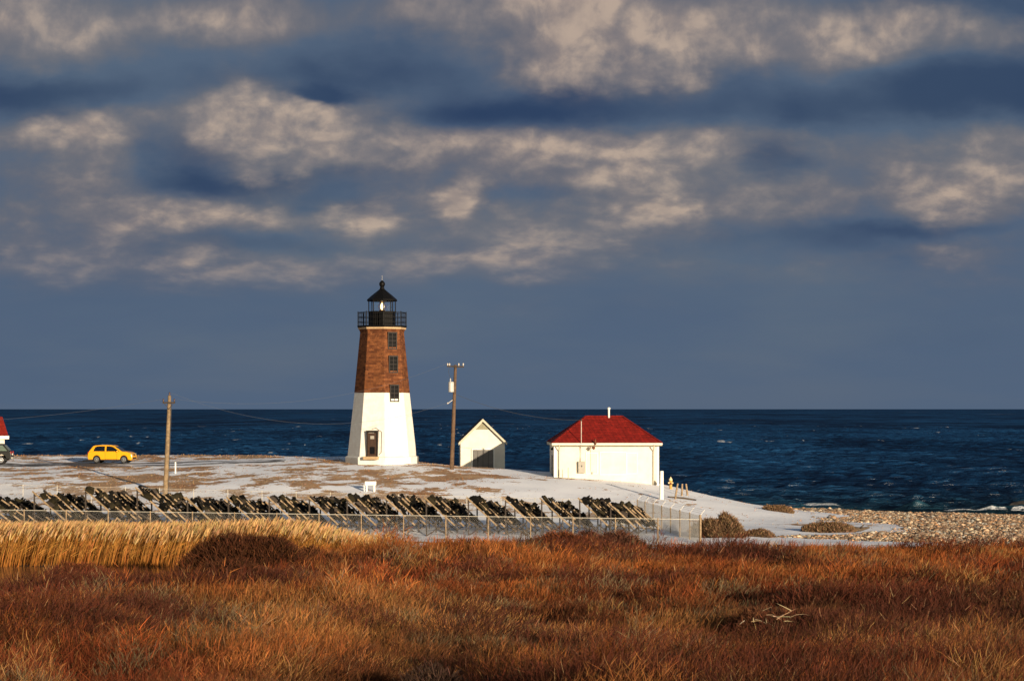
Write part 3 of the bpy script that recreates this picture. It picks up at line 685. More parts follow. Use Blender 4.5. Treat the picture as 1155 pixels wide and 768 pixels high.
yb = car(yc, low, cabin, .17, .87, 'yellow_paint', (-1.27, 1.25), .315, win, 'car_glass', ((1.07, .98), (.40, 1.393)), ((-1.965, 1.0), (-1.66, 1.37)))
for s in (-1, 1):
    MB().box((1.88, s * .60, .74), (.16, .36, .15), rz=s * R(-18)).build('headlight', 'head_clear', yc, .02)
    MB().box((-2.02, s * .70, .80), (.14, .22, .30)).build('tail_light', 'tail_red', yc, .02)
    MB().box((.68, s * .97, 1.0), (.14, .18, .12)).build('mirror', 'yellow_paint', yc, .03)
    dd = MB()
    dd.box((.62, s * .871, .62), (.014, .01, .66)); dd.box((-.46, s * .871, .62), (.014, .01, .66)); dd.box((.08, s * .871, .34), (1.09, .01, .014))
    dd = dd.build('door', 'black_trim', yc); MB().box((-.30, s * .885, .82), (.18, .03, .035)).build('handle', 'yellow_paint', dd)
    MB().box((0, s * .855, .27), (1.75, .05, .06)).build('sill', 'black_trim', yc)
MB().box((2.02, 0, .42), (.05, 1.2, .13)).build('front_grille', 'black_trim', yc)
MB().box((2.0, 0, .70), (.05, .62, .10)).build('upper_grille', 'black_trim', yc)
MB().box((-2.09, 0, .44), (.03, .55, .12)).build('number_plate', 'white_trim', yc)
MB().box((0, 0, .32), (3.6, 1.5, .16)).build('underbody', 'black_trim', yc)

sd_ = 186.5
sx0 = X(13.5, sd_) - 2.25
sv = thing('station_wagon', 'dark parked off-road wagon with red tail light below the bright red roof', 'car', (sx0, sd_, g1(sx0, sd_) + .04), R(180 + 6))
low = [(-2.24, .42)] + arch(-1.35, .45, .42) + arch(1.35, .45, .42) + [(2.2, .40), (2.25, .75), (2.15, 1.0), (1.2, 1.12), (-2.18, 1.14), (-2.26, .8)]
cabin = [(1.22, 1.1), (.55, 1.68), (.1, 1.78), (-1.55, 1.76), (-2.12, 1.1)]
win = [[(1.0, 1.16), (.5, 1.62), (-.2, 1.66), (-.2, 1.15)], [(-.32, 1.15), (-.32, 1.66), (-1.5, 1.64), (-1.9, 1.16)]]
car(sv, low, cabin, .14, .90, 'dark_paint', (-1.35, 1.35), .36, win, 'pale_glass', ((1.15, 1.16), (.6, 1.64)), ((-2.05, 1.2), (-1.66, 1.66)))
for s in (-1, 1):
    MB().box((-2.20, s * .74, .98), (.12, .24, .26)).build('tail_light', 'tail_red', sv, .02)
    MB().box((2.16, s * .62, .82), (.12, .3, .16)).build('headlight', 'head_clear', sv, .02)
    MB().box((0, s * .905, .60), (1.7, .02, .08)).build('side_trim', 'grey_box', sv)
MB().box((-2.30, 0, .55), (.16, 1.7, .16)).build('rear_bumper', 'grey_box', sv, .03)
MB().box((-2.285, .1, .86), (.04, .5, .14)).build('number_plate', 'white_trim', sv)
MB().box((-.6, 0, 1.80), (1.5, 1.3, .03)).build('roof_panel', 'white_trim', sv)
MB().box((0, 0, .42), (3.8, 1.5, .2)).build('underbody', 'black_trim', sv)

# ================================================================== UTILITY POLES AND WIRES
D1 = 163.0
b1 = Vector((X(186.5, D1), D1, Z(558, D1))); t1 = Vector((X(190.5, D1), D1 + .3, Z(446, D1)))
p1 = thing('utility_pole', 'weathered pale utility pole leaning to one side with short crossarm', 'utility pole', b1)
tt = t1 - b1
MB().tube([(0, 0, -.8), (0, 0, 0), tt * .5, tt], [.20, .19, .165, .125], 12).build('shaft', 'pole_wood', p1, smooth=True)
up1 = tt.normalized(); ca = tt - up1 * .55
MB().bar(ca + Vector((-.48, -.16, 0)), ca + Vector((.48, -.16, 0)), .10, .12).build('crossarm', 'dark_wood', p1)
for x in (-.42, .42): MB().lathe([(.05, 0), (.06, .06), (.035, .1), (.065, .16), (.03, .24)], 8, 0, tuple(ca + Vector((x, -.16, .06)))).build('insulator', 'brown_ceramic', p1, smooth=True)
MB().lathe([(.05, 0), (.07, .06), (.035, .1), (.075, .18), (.03, .28)], 8, 0, tuple(tt + Vector((0, 0, -.02)))).build('insulator', 'brown_ceramic', p1, smooth=True)
br = MB(); br.bar(ca + Vector((-.4, -.2, 0)), ca + Vector((0, -.2, -.5)), .03); br.bar(ca + Vector((.4, -.2, 0)), ca + Vector((0, -.2, -.5)), .03); br.build('brace', 'dark_wood', p1)
MB().tube([ca + Vector((.2, -.1, 0)), tt * .8 + Vector((.19, -.05, 0)), tt * .4 + Vector((.22, -.05, 0)), Vector((.24, -.05, .1))], .02, 5).build('ground_wire', 'cable', p1)
D2 = 180.5
b2 = Vector((X(509.5, D2), D2, Z(531, D2))); t2 = Vector((X(513.8, D2), D2, Z(411.5, D2)))
p2 = thing('utility_pole', 'tall brown utility pole carrying a pale transformer can beside the gabled shed', 'utility pole', b2)
tt2 = t2 - b2
MB().tube([(0, 0, -.8), (0, 0, 0), tt2 * .5, tt2], [.19, .18, .155, .12], 12).build('shaft', 'pole_wood2', p2, smooth=True)
c2 = tt2 * .985
MB().bar(c2 + Vector((-.72, -.14, .02)), c2 + Vector((.72, -.14, -.04)), .11, .13).build('crossarm', 'dark_wood', p2)
for x in (-.66, -.5, .28, .66): MB().lathe([(.04, -.02), (.06, .04), (.035, .08), (.075, .14), (.03, .22)], 8, 0, tuple(c2 + Vector((x, -.14, .06)))).build('insulator', 'ceramic', p2, smooth=True)
tc = tt2 * .80 + Vector((-.30, -.22, -.1))
tr = MB().lathe([(.15, -.42), (.22, -.40), (.235, -.36), (.235, .36), (.25, .38), (.2, .46), (.05, .48)], 16, 0, tuple(tc)).build('transformer', 'grey_steel', p2)
MB().lathe([(.05, 0), (.06, .05), (.03, .1), (.06, .16), (.02, .3)], 8, 0, tuple(tc + Vector((-.06, -.05, .46)))).build('bushing', 'ceramic', tr)
MB().bar(tc + Vector((.12, .1, .22)), tt2 * .83 + Vector((0, -.05, 0)), .06).build('hanger', 'dark_wood', p2); MB().bar(tc + Vector((.12, .1, -.22)), tt2 * .75 + Vector((0, -.05, 0)), .06).build('hanger', 'dark_wood', p2)
MB().tube([c2 + Vector((-.5, -.14, .1)), c2 + Vector((-.58, -.3, -.5)), tc + Vector((-.06, -.05, .7))], .014, 5).build('drop_wire', 'cable', p2)
rk = MB(); rk.bar(tt2 * .68, tt2 * .66 + Vector((-.5, -.1, -.18)), .035); rk.lathe([(.05, 0), (.08, .05), (.04, .12)], 8, 0, tuple(tt2 * .66 + Vector((-.55, -.1, -.25)))); rk.build('wire_bracket', 'ceramic', p2)
def wire(a, b_, sag, rad, label, m='cable', ext=None):
    pts = [Vector(a).lerp(Vector(b_), k / 24) + Vector((0, 0, -4 * sag * (k / 24) * (1 - k / 24))) for k in range(25)]
    o = MB().tube([p - pts[0] for p in pts], rad, 5).build('overhead_wire', m); o.location = pts[0]
    return tag(o, label, 'wire', 'overhead wires')
W1L = b1 + ca + Vector((-.42, -.16, .28)); W1R = b1 + ca + Vector((.42, -.16, .28)); W1T = t1 + Vector((0, 0, .24))
wire(W1R, b2 + c2 + Vector((-.66, -.14, .26)), 1.5, .006, 'higher pale wire sagging between leaning pole and transformer pole behind the lighthouse', 'pale_cable')
wire(W1T, b2 + tt2 * .66 + Vector((-.55, -.1, -.15)), 2.1, .006, 'lower pale wire sagging between leaning pole and transformer pole past the lighthouse', 'pale_cable')
wire(W1L, (-62, 170, 10.0), 1.2, .007, 'pale wire running from the leaning pole out of the picture above the yellow car', 'pale_cable')
mast = hb.matrix_basis @ Vector((0, 0, 0)); hbm = Matrix.Translation(hb.location) @ Matrix.Rotation(R(2), 4, 'Z')
wire(b2 + tt2 * .72 + Vector((.15, 0, 0)), hbm @ Vector((-2.18, -.64, 5.2)), 0.55, .013, 'dark service wire from the transformer pole to the red roofed building')

# ================================================================== EXPOSURE RACKS
racks = [(-22, 562, 1.00), (39, 556, 1.05), (97, 553, 1.1), (155, 551.5, 1.1), (212, 562.5, .98), (258, 562.5, .98), (304, 562, .98), (349, 561.5, 1.0), (392, 562, 1.0), (437, 562.5, .98),
         (481, 563, .98), (528, 563, .98), (570, 563.5, .96), (612, 563.5, .96), (655, 563.5, .96), (690, 569, .85)]
ORD = ['first', 'second', 'third', 'fourth', 'fifth', 'sixth', 'seventh', 'eighth', 'ninth', 'tenth', 'eleventh', 'twelfth', 'thirteenth', 'fourteenth', 'fifteenth', 'sixteenth']
rr = random.Random(4)
def panel_mesh(mn, kind):
    q = MB(); q.box((0, 0, 0), (.72, .34, .05))
    if kind == 0:
        for x in (-.26, 0, .26): q.box((x, 0, .045), (.12, .30, .05))
    elif kind == 1: q.box((-.1, .02, .06), (.40, .24, .08)); q.box((.28, -.06, .05), (.10, .16, .06))
    else:
        for y in (-.12, .0, .12): q.box((.02, y, .04), (.66, .05, .04))
    me = bpy.data.meshes.new('panel'); q.bm.to_mesh(me); q.bm.free(); me.materials.append(M[mn]); return me
PANELS = [panel_mesh(m_, k_) for m_, k_ in (('dark_panel', 0), ('dark_panel', 1), ('dark_panel', 2), ('dark_panel', 0), ('olive_panel', 1), ('olive_panel', 2), ('dark_wood', 2))]
def rack(i, px, py, sc):
    d0 = 137.5
    x0 = X(px, d0); zt = Z(py, d0)
    gz = g1(x0 + .6, d0)
    lab = f'timber rack of dark panels, {ORD[i]} along the fence from the yellow car end'
    lab = {0: 'timber rack of dark panels at the yellow car end, cut by the picture edge',
           15: 'low timber rack of dark panels at the fence corner beside the grey cabinet'}.get(i, lab)
    if i == 3: lab = 'tall timber rack of dark panels, the last to the left of the leaning pole'
    if i == 4: lab = 'timber rack of dark panels, the first to the right of the leaning pole'
    root = thing('exposure_rack', lab, 'rack', (x0, d0, gz), 0, 'timber racks in rows inside the fence')
    left = px < 200
    Ht = (zt - gz); run = (1.75 if not left else 2.1) * sc; lowz = max(.5, Ht - run * .92)
    n = 4; step = Vector((.42 + .26 * (px - 200) / 490, 2.5, 0)) if not left else Vector((.58, 2.2, 0))
    offs, hts = [], []
    for k in range(n):
        o = step * k; o = Vector((o.x + rr.uniform(-.05, .05), o.y, g1(x0 + o.x + .8, d0 + o.y) - gz - (.30 if left else .22) * k))
        offs.append(o)
        top = o + Vector((0, 0, Ht)); lo = o + Vector((run, 0, lowz))
        f = MB()
        f.bar(top + Vector((-.14, 0, .13)), lo + Vector((.12, 0, -.12)), .06, .10)
        fo = f.build('frame', 'wood' if (k + i) % 3 == 0 else 'pole_wood', root)
        f = MB()
        f.bar(top + Vector((-.02, .08, -.02)), o + Vector((.0, .08, -.9)), .09, .09)
        f.bar(o + Vector((run * .80, .08, lowz + .3)), o + Vector((run * .80, .08, -.9)), .08, .08)
        f.bar(o + Vector((0, .14, Ht * .42)), o + Vector((run * .80, .14, .0)), .045, .08)
        f.bar(o + Vector((0, .18, .0)), o + Vector((run * .80, .18, Ht * .36)), .045, .08)
        f.build('cross_brace', 'dark_wood', fo)
    rails = MB(); u = Vector((run, 0, lowz - Ht))
    for q in (.04, .35, .66, .97):
        for k in range(n - 1): rails.bar(offs[k] + Vector((0, 0, Ht - .09)) + u * q, offs[k + 1] + Vector((0, 0, Ht - .09)) + u * q, .07, .07)
    rails.build('long_rail', 'dark_wood', root)
    un = u.normalized(); nrm = Vector((-un.z, 0, un.x))
    if nrm.z < 0: nrm = -nrm
    ang = math.atan2(-un.z, un.x)
    for k in range(n - 1):
        for s in (.35, .85):
            o_ = offs[k].lerp(offs[k + 1], s) + Vector((0, 0, Ht + .04)) + nrm * rr.uniform(.16, .26); a_, e_ = rr.uniform(0, .2), rr.uniform(.8, 1.08)
            MB().bar(o_ + u * a_, o_ + u * e_, .05, .09).build('batten', 'wood', root)
        for q in range(20):
            s = (q % 5 + .5) / 5 + rr.uniform(-.07, .07); t_ = (.10, .33, .56, .80, .45)[q // 5] + rr.uniform(-.10, .08)
            c = offs[k].lerp(offs[k + 1], s) + Vector((0, 0, Ht + .02)) + u * t_ + nrm * rr.uniform(.0, .17)
            o = bpy.data.objects.new('panel', rr.choice(PANELS)); COL.objects.link(o); o.parent = root; o.location = c
            o.rotation_euler = (rr.uniform(-.5, .5), ang + rr.uniform(-.4, .4), rr.uniform(-.4, .4))
            o.scale = (rr.uniform(.45, .95) * sc, rr.uniform(.6, 1.5), rr.uniform(.9, 3.0))
for i, r in enumerate(racks): rack(i, *r)
cx = X(700, 153); kb = thing('utility_cabinet', 'weathered grey cabinet standing behind the low last rack of dark panels', 'cabinet', (cx, 153, g1(cx, 153)))
MB().box((0, 0, .65), (.62, .5, 1.3)).build('housing', 'grey_box', kb, .03)
MB().prism([(-.40, 1.30), (.40, 1.30), (.3, 1.5), (-.3, 1.5)], -.34, .34).build('hood', 'khaki', kb)
MB().box((0, -.262, .7), (.5, .02, 1.0)).build('door', 'khaki', kb)

# ================================================================== FENCES
def lerp_path(a, b_, n): return [Vector(a).lerp(Vector(b_), k / n) for k in range(n + 1)]
def fence(label, a, b_, npost, ha, hb_, post_r, rail=True, arms=True, pm='galv', post_m='wood', mesh=.085, wr=.0032, endpost=None, rw=.032):
    pts = lerp_path((a[0], a[1], 0), (b_[0], b_[1], 0), npost)
    pts = [Vector((p.x, p.y, g1(p.x, p.y))) for p in pts]
    tops = [ha + (hb_ - ha) * k / npost for k in range(npost + 1)]
    root = thing('chain_link_fence', label, 'fence', pts[0]); o0 = pts[0]
    side = Vector((b_[1] - a[1], -(b_[0] - a[0]), 0)).normalized()
    if side.y > 0: side = -side
    for k, p in enumerate(pts):
        q = MB(); pr = post_r * (1.7 if endpost and k in endpost else 1)
        q.tube([p - o0 - Vector((0, 0, .5)), Vector((p.x, p.y, tops[k])) - o0], pr, 8)
        po = q.build('post', post_m, root)
        if arms:
            MB().bar(Vector((p.x, p.y, tops[k] - .05)) - o0, Vector((p.x, p.y, tops[k] + .30)) - o0 + side * -.28, .03).build('arm', 'wire', po)
    if rail:
        q = MB()
        for k in range(npost): q.bar(Vector((pts[k].x, pts[k].y, tops[k] - .06)) - o0, Vector((pts[k + 1].x, pts[k + 1].y, tops[k + 1] - .06)) - o0, rw, rw)
        q.build('top_rail', pm, root)
    if arms:
        q = MB()
        for s in (.1, .2, .3):
            for k in range(npost):
                q.bar(Vector((pts[k].x, pts[k].y, tops[k] + s)) - o0 - side * .26 * (s / .3), Vector((pts[k + 1].x, pts[k + 1].y, tops[k + 1] + s)) - o0 - side * .26 * (s / .3), .012)
        q.build('barbed_wire', 'wire', root)
    # woven mesh: two families of slanting wires, numpy built
    L = (pts[-1].xy - pts[0].xy).length; dirv = (pts[-1].xy - pts[0].xy) / L
    vv, qq = [], []
    for sgn in (1, -1):
        for s0 in np.arange(-2, L + 2, mesh):
            s1 = s0 + sgn * 1.7
            lo, hi = (s0, s1)
            ta, tb = 0.0, 1.0
            if not (0 <= lo <= L and 0 <= hi <= L):
                cl = [max(0, min(1, (c - lo) / (hi - lo))) for c in (0, L)]; ta, tb = min(cl), max(cl)
                if tb - ta < .02: continue
            ends = []
            for tq in (ta, tb):
                s = lo + (hi - lo) * tq; f = s / L
                gz_ = np.interp(f, np.linspace(0, 1, npost + 1), [p.z for p in pts]); tz_ = ha + (hb_ - ha) * f - .06
                ends.append(Vector((pts[0].x + dirv.x * s, pts[0].y + dirv.y * s, gz_ + .03 + (tz_ - gz_ - .03) * tq)) - o0)
            d = (ends[1] - ends[0]).normalized(); a1 = Vector((-dirv.y, dirv.x, 0)); a2 = d.cross(a1)
            i0 = len(vv)
            for e in ends:
                for g in range(3):
                    an = 2.094 * g; vv.append(e + (a1 * math.cos(an) + a2 * math.sin(an)) * wr)
            qq += [(i0 + g, i0 + (g + 1) % 3, i0 + 3 + (g + 1) % 3, i0 + 3 + g) for g in range(3)]
    link('chain_link', np_mesh('chain_link', [tuple(v) for v in vv], qq), 'wire', root)
    return root
FD, KD = 132.0, 158.0
cornX = X(790, FD)
fence('long chain link fence with a pale top rail in front of the timber racks', (X(-120, FD), FD + 1.0), (cornX, FD), 19, Z(573, FD), Z(584.5, FD), .04, arms=False, endpost=(19,), mesh=.12, wr=.0022)
fence('side run of chain link fence with leaning arms, receding beyond the last dark rack', (cornX, FD + .15), (X(719, KD), KD), 7, Z(580.5, FD), Z(563, KD), .045, rail=False, endpost=(0,))
fence('rear chain link fence of thin posts between the racks and the turf slope', (X(-90, KD), KD + .1), (X(719, KD), KD + .1), 21, Z(543, KD), Z(564, KD), .024, post_m='galv', arms=False, mesh=.12, rw=.016)

# ================================================================== SMALL THINGS ON THE SLOPE
d = 166; x = X(418, d); ss_ = thing('notice_stand', 'small white board on two legs standing on the turf below the lighthouse', 'sign', (x, d, g1(x, d)))
hz = Z(543, d) - g1(x, d)
MB().box((0, 0, hz - .13), (.88, .12, .30)).build('board', 'white_trim', ss_)
for s in (-.30, .30): MB().box((s, .01, hz / 2 - .2), (.13, .10, hz + .1)).build('leg', 'white_trim', ss_)
MB().box((-.50, .1, hz * .35 - .1), (.07, .07, hz * .7 + .2)).build('side_stake', 'white_trim', ss_)
d = 169; x = X(746, d); po = MB().tube([(0, 0, -.5), (0, 0, .02), (.02, 0, Z(531, d) - g1(x, d))], [.19, .18, .15], 10); po = po.build('white_post', 'white_trim', None); po.location = (x, d, g1(x, d))
tag(po, 'stout white wooden post just right of the red roofed building', 'post')
d = 178; x = X(756.5, d); hy = thing('fire_hydrant', 'yellow and cream hydrant between the stout white post and thin stakes', 'hydrant', (x, d, g1(x, d) - .05)); hh_ = (Z(537.5, d) - g1(x, d) + .05)
k = hh_ / 1.35
MB().lathe([(.20 * k, 0), (.20 * k, .08 * k), (.15 * k, .1 * k), (.15 * k, .85 * k), (.19 * k, .88 * k), (.19 * k, .95 * k)], 14).build('barrel', 'hydrant', hy)
MB().lathe([(.19 * k, .95 * k), (.17 * k, 1.1 * k), (.09 * k, 1.24 * k), (.05 * k, 1.26 * k), (.05 * k, 1.35 * k)], 14).build('bonnet', 'hydrant_top', hy, smooth=True)
for s in (-1, 1): MB().tube([(0, 0, .70 * k), (s * .27 * k, -.04, .70 * k)], .085 * k, 10).build('outlet', 'hydrant_top', hy)
MB().tube([(0, 0, .62 * k), (0, -.28 * k, .62 * k)], .10 * k, 10).build('outlet', 'rust', hy)
for (px, top, bot, d, lean, lab) in ((763, 545, 566, 170, .10, 'leaning grey stake nearest the yellow hydrant'), (769.3, 545.5, 560, 174, .02, 'middle of three grey stakes beside the yellow hydrant'), (774.6, 545.5, 560, 175, -.06, 'outermost grey stake on the seaward side of the yellow hydrant')):
    x = X(px, d); gz = g1(x, d); h = Z(top, d) - gz
    o = MB().tube([(-lean, 0, -.4), (-lean, 0, 0), (lean, 0, h)], [.09, .085, .07], 8).build('stake', 'wood'); o.location = (x, d, gz)
    tag(o, lab, 'stake', 'stakes beside the hydrant')
d = 171; x = X(767, d)
o = MB().tube([(-1.0, 0, .06), (.2, .05, .10), (1.3, -.1, .06)], [.06, .07, .05], 8).build('fallen_pole', 'drift'); o.location = (x, d, g1(x, d) - .02); o.rotation_euler = (0, R(6), 0)
tag(o, 'dark pole lying on the snow at the foot of the stakes', 'pole')
for px, top, lab in ((634.6, 529, 'shorter grey pipe stub at the foot of the white building'), (641, 527, 'taller grey pipe stub at the foot of the white building')):
    d = 178.4; x = X(px, d); gz = g1(x, d); o = MB().tube([(0, 0, -.3), (0, 0, Z(top, d) - gz)], .04, 8).build('pipe_stub', 'galv'); o.location = (x, d, gz); tag(o, lab, 'pipe', 'pipe stubs by the white building')
d = 177; x = X(198, d); o = MB().box((0, 0, .3), (.10, .10, 1.3)).build('white_stake', 'white_trim'); o.location = (x, d, g1(x, d)); tag(o, 'small white marker stake by the road beside the leaning pole', 'stake')
x, d = X(966, 150), 150
o = MB().tube([(-.9, 0, .05), (-.3, .1, .22), (.3, .05, .18), (.95, .3, .30)], [.10, .17, .15, .06], 8); o.tube([(.2, .05, .2), (.5, -.3, .55)], [.08, .03], 6)
o = o.build('driftwood', 'drift', smooth=True); o.location = (x, d, g1(x, d)); tag(o, 'dark driftwood log on the snow at the edge of the stony beach', 'driftwood')
def boulder(name, seed, r, loc, m, label, cat):
    bm = bmesh.new(); bmesh.ops.create_icosphere(bm, subdivisions=3, radius=1)
    q = np.random.default_rng(seed); dirs = q.normal(0, 1, (9, 3)); dirs /= np.linalg.norm(dirs, axis=1)[:, None]
    for v in bm.verts:
        for dd in dirs:
            pd = v.co.dot(Vector(dd))
            if pd > .72: v.co -= Vector(dd) * (pd - .72)
        v.co = Vector((v.co.x * r[0], v.co.y * r[1], v.co.z * r[2]))
    me = bpy.data.meshes.new(name); bm.to_mesh(me); bm.free(); o = link(name, me, m); o.location = loc
    return tag(o, label, cat)
boulder('rock', 5, (2.2, 1.5, .75), (X(1160, 226), 226, .05), 'rock', 'dark wet rock in the surf at the right edge of the picture', 'rock')

# ================================================================== VEGETATION (numpy built blades)
def blades(base, dirv, L, W, bend, col, tipcol=None):
    """curved tapering blades: 2 quads + tip, 7 verts"""
    N = len(base); d = dirv / np.linalg.norm(dirv, axis=1)[:, None]
    az = rng.uniform(0, 2 * np.pi, N); h = np.stack([np.cos(az), np.sin(az), np.zeros(N)], 1)
    w = np.cross(d, h); w /= np.maximum(np.linalg.norm(w, axis=1), 1e-4)[:, None]; w = w * (W / 2)[:, None]
    p0 = base; p1 = base + d * (L * .4)[:, None] + bend * (L * .12)[:, None]; p2 = base + d * (L * .74)[:, None] + bend * (L * .42)[:, None]; p3 = base + d * L[:, None] + bend * (L * .8)[:, None]
    V = np.stack([p0 - w, p0 + w, p1 - w * .9, p1 + w * .9, p2 - w * .6, p2 + w * .6, p3], 1).reshape(-1, 3)
    i = np.arange(N)[:, None] * 7
    Q = np.concatenate([i + np.array([[0, 1, 3, 2]]), i + np.array([[2, 3, 5, 4]])]); T = i + np.array([[4, 5, 6]])
    tc = col if tipcol is None else tipcol
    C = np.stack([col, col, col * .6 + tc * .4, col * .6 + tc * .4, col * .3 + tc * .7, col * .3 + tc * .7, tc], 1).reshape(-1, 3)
    return V, Q, T, C
def merge(lst):
    V, Q, T, C, off = [], [], [], [], 0
    for v, q, t_, c in lst: V.append(v); Q.append(q + off); T.append(t_ + off); C.append(c); off += len(v)
    return np.concatenate(V), np.concatenate(Q), np.concatenate(T), np.concatenate(C)
def jitter(col, n, s=.25):
    return np.clip(np.asarray(col)[None, :] * rng.normal(1, s, (n, 1)) * rng.normal(1, .08, (n, 3)), .002, .9) if np.ndim(col) == 1 else np.clip(col * rng.normal(1, s, (n, 1)) * rng.normal(1, .08, (n, 3)), .002, .9)
RED = np.array((.135, .029, .009)); ORG = np.array((.232, .067, .015)); STR = np.array((.34, .165, .055)); DRK = np.array((.028, .010, .006)); GRY = np.array((.17, .115, .06))
def zone(x, y):
    a = fbm(x, y * .8, .085, 3); b_ = fbm(x + 80, y * .8 + 31, .05, 3); c = fbm(x - 55, y + 7, .16, 3)
    return a, b_, c
def field_color(x, y):
    a, b_, c = zone(x, y)
    r = sstep(a, .36, .55)[:, None]; dk = sstep(c, .52, .66)[:, None]; s = sstep(b_, .56, .72)[:, None]
    col = RED * r + ORG * (1 - r); col = col * (1 - .55 * s) + STR * .55 * s; col = col * (1 - .75 * dk) + DRK * .75 * dk
    return col
def pond_gap(x, y):
    px = x / y * F + CX
    return (y < 112) & ((np.abs(px - 172) < 24 - (112 - y)) & (y > 94) | (px < 50) & (y > 93))
def in_field(x, y):
    px = x / y * F + CX
    edge = 110.5 + 9.5 * sstep(px, 400, 520) + 4 * (fbm(x, y, .15, 2) - .5)
    edge = np.where(px < 250, 101.5, np.where(px < 340, 101.5 + (px - 250) * .1, edge))
    return (y < edge) & ~pond_gap(x, y)
def canopy_h(x, y):
    px = x / y * F + CX
    h = .22 + 1.15 * fbm(x, y, .13, 3) ** 1.5 * 1.25 + .45 * (fbm(x + 9, y - 4, .38, 2) - .5)
    hollow = sstep(fbm(x - 55, y + 7, .16, 3), .58, .72)
    lowl = (1 - sstep(px, 190, 300)) * sstep(y, 68, 88)
    return np.clip(h * (1 - .45 * lowl) * (1 - .6 * hollow), .15, 2)
ymin, ymax = 17.0, 123.0
def sample(n, pw=1.0):
    y = ymin + (ymax - ymin) * rng.random(n) ** pw
    x = (rng.random(n) * 2 - 1) * (.268 * y + 7)
    k = in_field(x, y); return x[k], y[k]
# scrub: domes of fine twigs
x, y = sample(7600, .85); ns = len(x)
rad = rng.uniform(.45, 1.15, ns); hs = canopy_h(x, y) * np.exp(rng.normal(0, .28, ns))
big = rng.random(ns) < .13 * (fbm(x + 7, y, .10, 2) > .50); rad[big] = rng.uniform(1.1, 2.3, big.sum()); hs[big] = rad[big] * rng.uniform(.48, .66, big.sum())
colr = field_color(x, y) * np.exp(rng.normal(-.06, .36, (ns, 1)))
odd = rng.random(ns); colr[odd < .10] = GRY * rng.uniform(.5, 1.1, ((odd < .10).sum(), 1)); colr[odd > .90] = STR * rng.uniform(.6, 1.0, ((odd > .90).sum(), 1))
colr[big] = DRK * rng.uniform(.9, 1.9, (big.sum(), 1)) + RED * rng.uniform(.1, .5, (big.sum(), 1))
K = np.clip((330 * (rad / .8) ** 1.4 * np.clip(50 / y, .45, 1.2)).astype(int), 70, 1500)
idx = np.repeat(np.arange(ns), K); n = len(idx)
ph = rng.uniform(0, 2 * np.pi, n); rr_ = np.sqrt(rng.random(n)) * rad[idx]
hx, hy_ = np.cos(ph), np.sin(ph)
bx = x[idx] + hx * rr_; by = y[idx] + hy_ * rr_
dome = np.sqrt(np.clip(1 - (rr_ / (rad[idx] * 1.08)) ** 2, .05, 1)) * hs[idx]
lvl = rng.random(n) ** .7
L = rng.uniform(.13, .36, n) * np.minimum(1.1, .7 + .5 * hs[idx]) * np.clip(.62 + by / 140, .7, 1.4)
bz = ground(bx, by) + np.maximum(0, dome * lvl - L * .3)
dv = np.stack([hx * rr_ / rad[idx] * .75 + rng.normal(0, .55, n) + .10, hy_ * rr_ / rad[idx] * .75 + rng.normal(0, .55, n), .75 + rng.random(n) * .7], 1)
bend = np.stack([rng.normal(.10, .18, n), rng.normal(0, .18, n), rng.normal(.05, .1, n)], 1)
Wd = np.clip(.00024 * by, .006, .04) * rng.uniform(.6, 1.3, n)
cc = jitter(colr[idx], n, .22); pale = rng.random(n) < .018; cc[pale] = jitter(np.array((.30, .17, .08)), pale.sum(), .2)
kp = ~pond_gap(bx, by); bx, by, bz, dv, L, Wd, bend, cc = (q_[kp] for q_ in (bx, by, bz, dv, L, Wd, bend, cc))
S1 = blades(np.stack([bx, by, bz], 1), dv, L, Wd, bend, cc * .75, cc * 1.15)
me = np_mesh('heath_scrub', *S1)
tag(link('heath_scrub', me, 'plants'), 'low red-brown heath scrub of fine twigs filling the slope before the fence', 'scrub', kind='stuff')
# grass between and over the scrub
tx, ty = sample(20500, .8); tn = len(tx); tcl = np.exp(rng.normal(0, .30, tn)); thl = np.exp(rng.normal(0, .22, tn))
ti = np.repeat(np.arange(tn), 24); n = len(ti); spread_ = np.repeat(rng.uniform(.10, .42, tn), 24)
x = tx[ti] + rng.normal(0, 1, n) * spread_; y = ty[ti] + rng.normal(0, 1, n) * spread_; n = len(x)
a, b_, c = zone(x, y)
keep = rng.random(n) < (.06 + .80 * (1 - sstep(a, .37, .50))) * (1 - .85 * sstep(c, .52, .64)); x, y, ti = x[keep], y[keep], ti[keep]; n = len(x)
CH = canopy_h(x, y); H = thl[ti] * rng.uniform(.14, .30, n) * (.6 + .5 * CH) * np.clip(.7 + y / 160, .8, 1.3)
cc = (field_color(x, y) * .50 + ORG * .36 + STR * .14) * tcl[ti][:, None]; cc = jitter(cc, n, .25)
dv = np.stack([rng.normal(.12, .24, n), rng.normal(-.03, .24, n), np.ones(n)], 1)
bend = np.stack([rng.normal(.14, .2, n), rng.normal(0, .15, n), rng.normal(-.05, .1, n)], 1)
S2 = blades(np.stack([x, y, ground(x, y) + np.maximum(-.02, CH * rng.uniform(.55, 1.0, n) - .12)], 1), dv, H, np.clip(.00021 * y, .005, .03) * rng.uniform(.6, 1.2, n), bend, cc * .8, cc * 1.2)
tag(link('dry_grass', np_mesh('dry_grass', *S2), 'plants'), 'dry orange grass growing through the heath scrub', 'grass', kind='stuff')
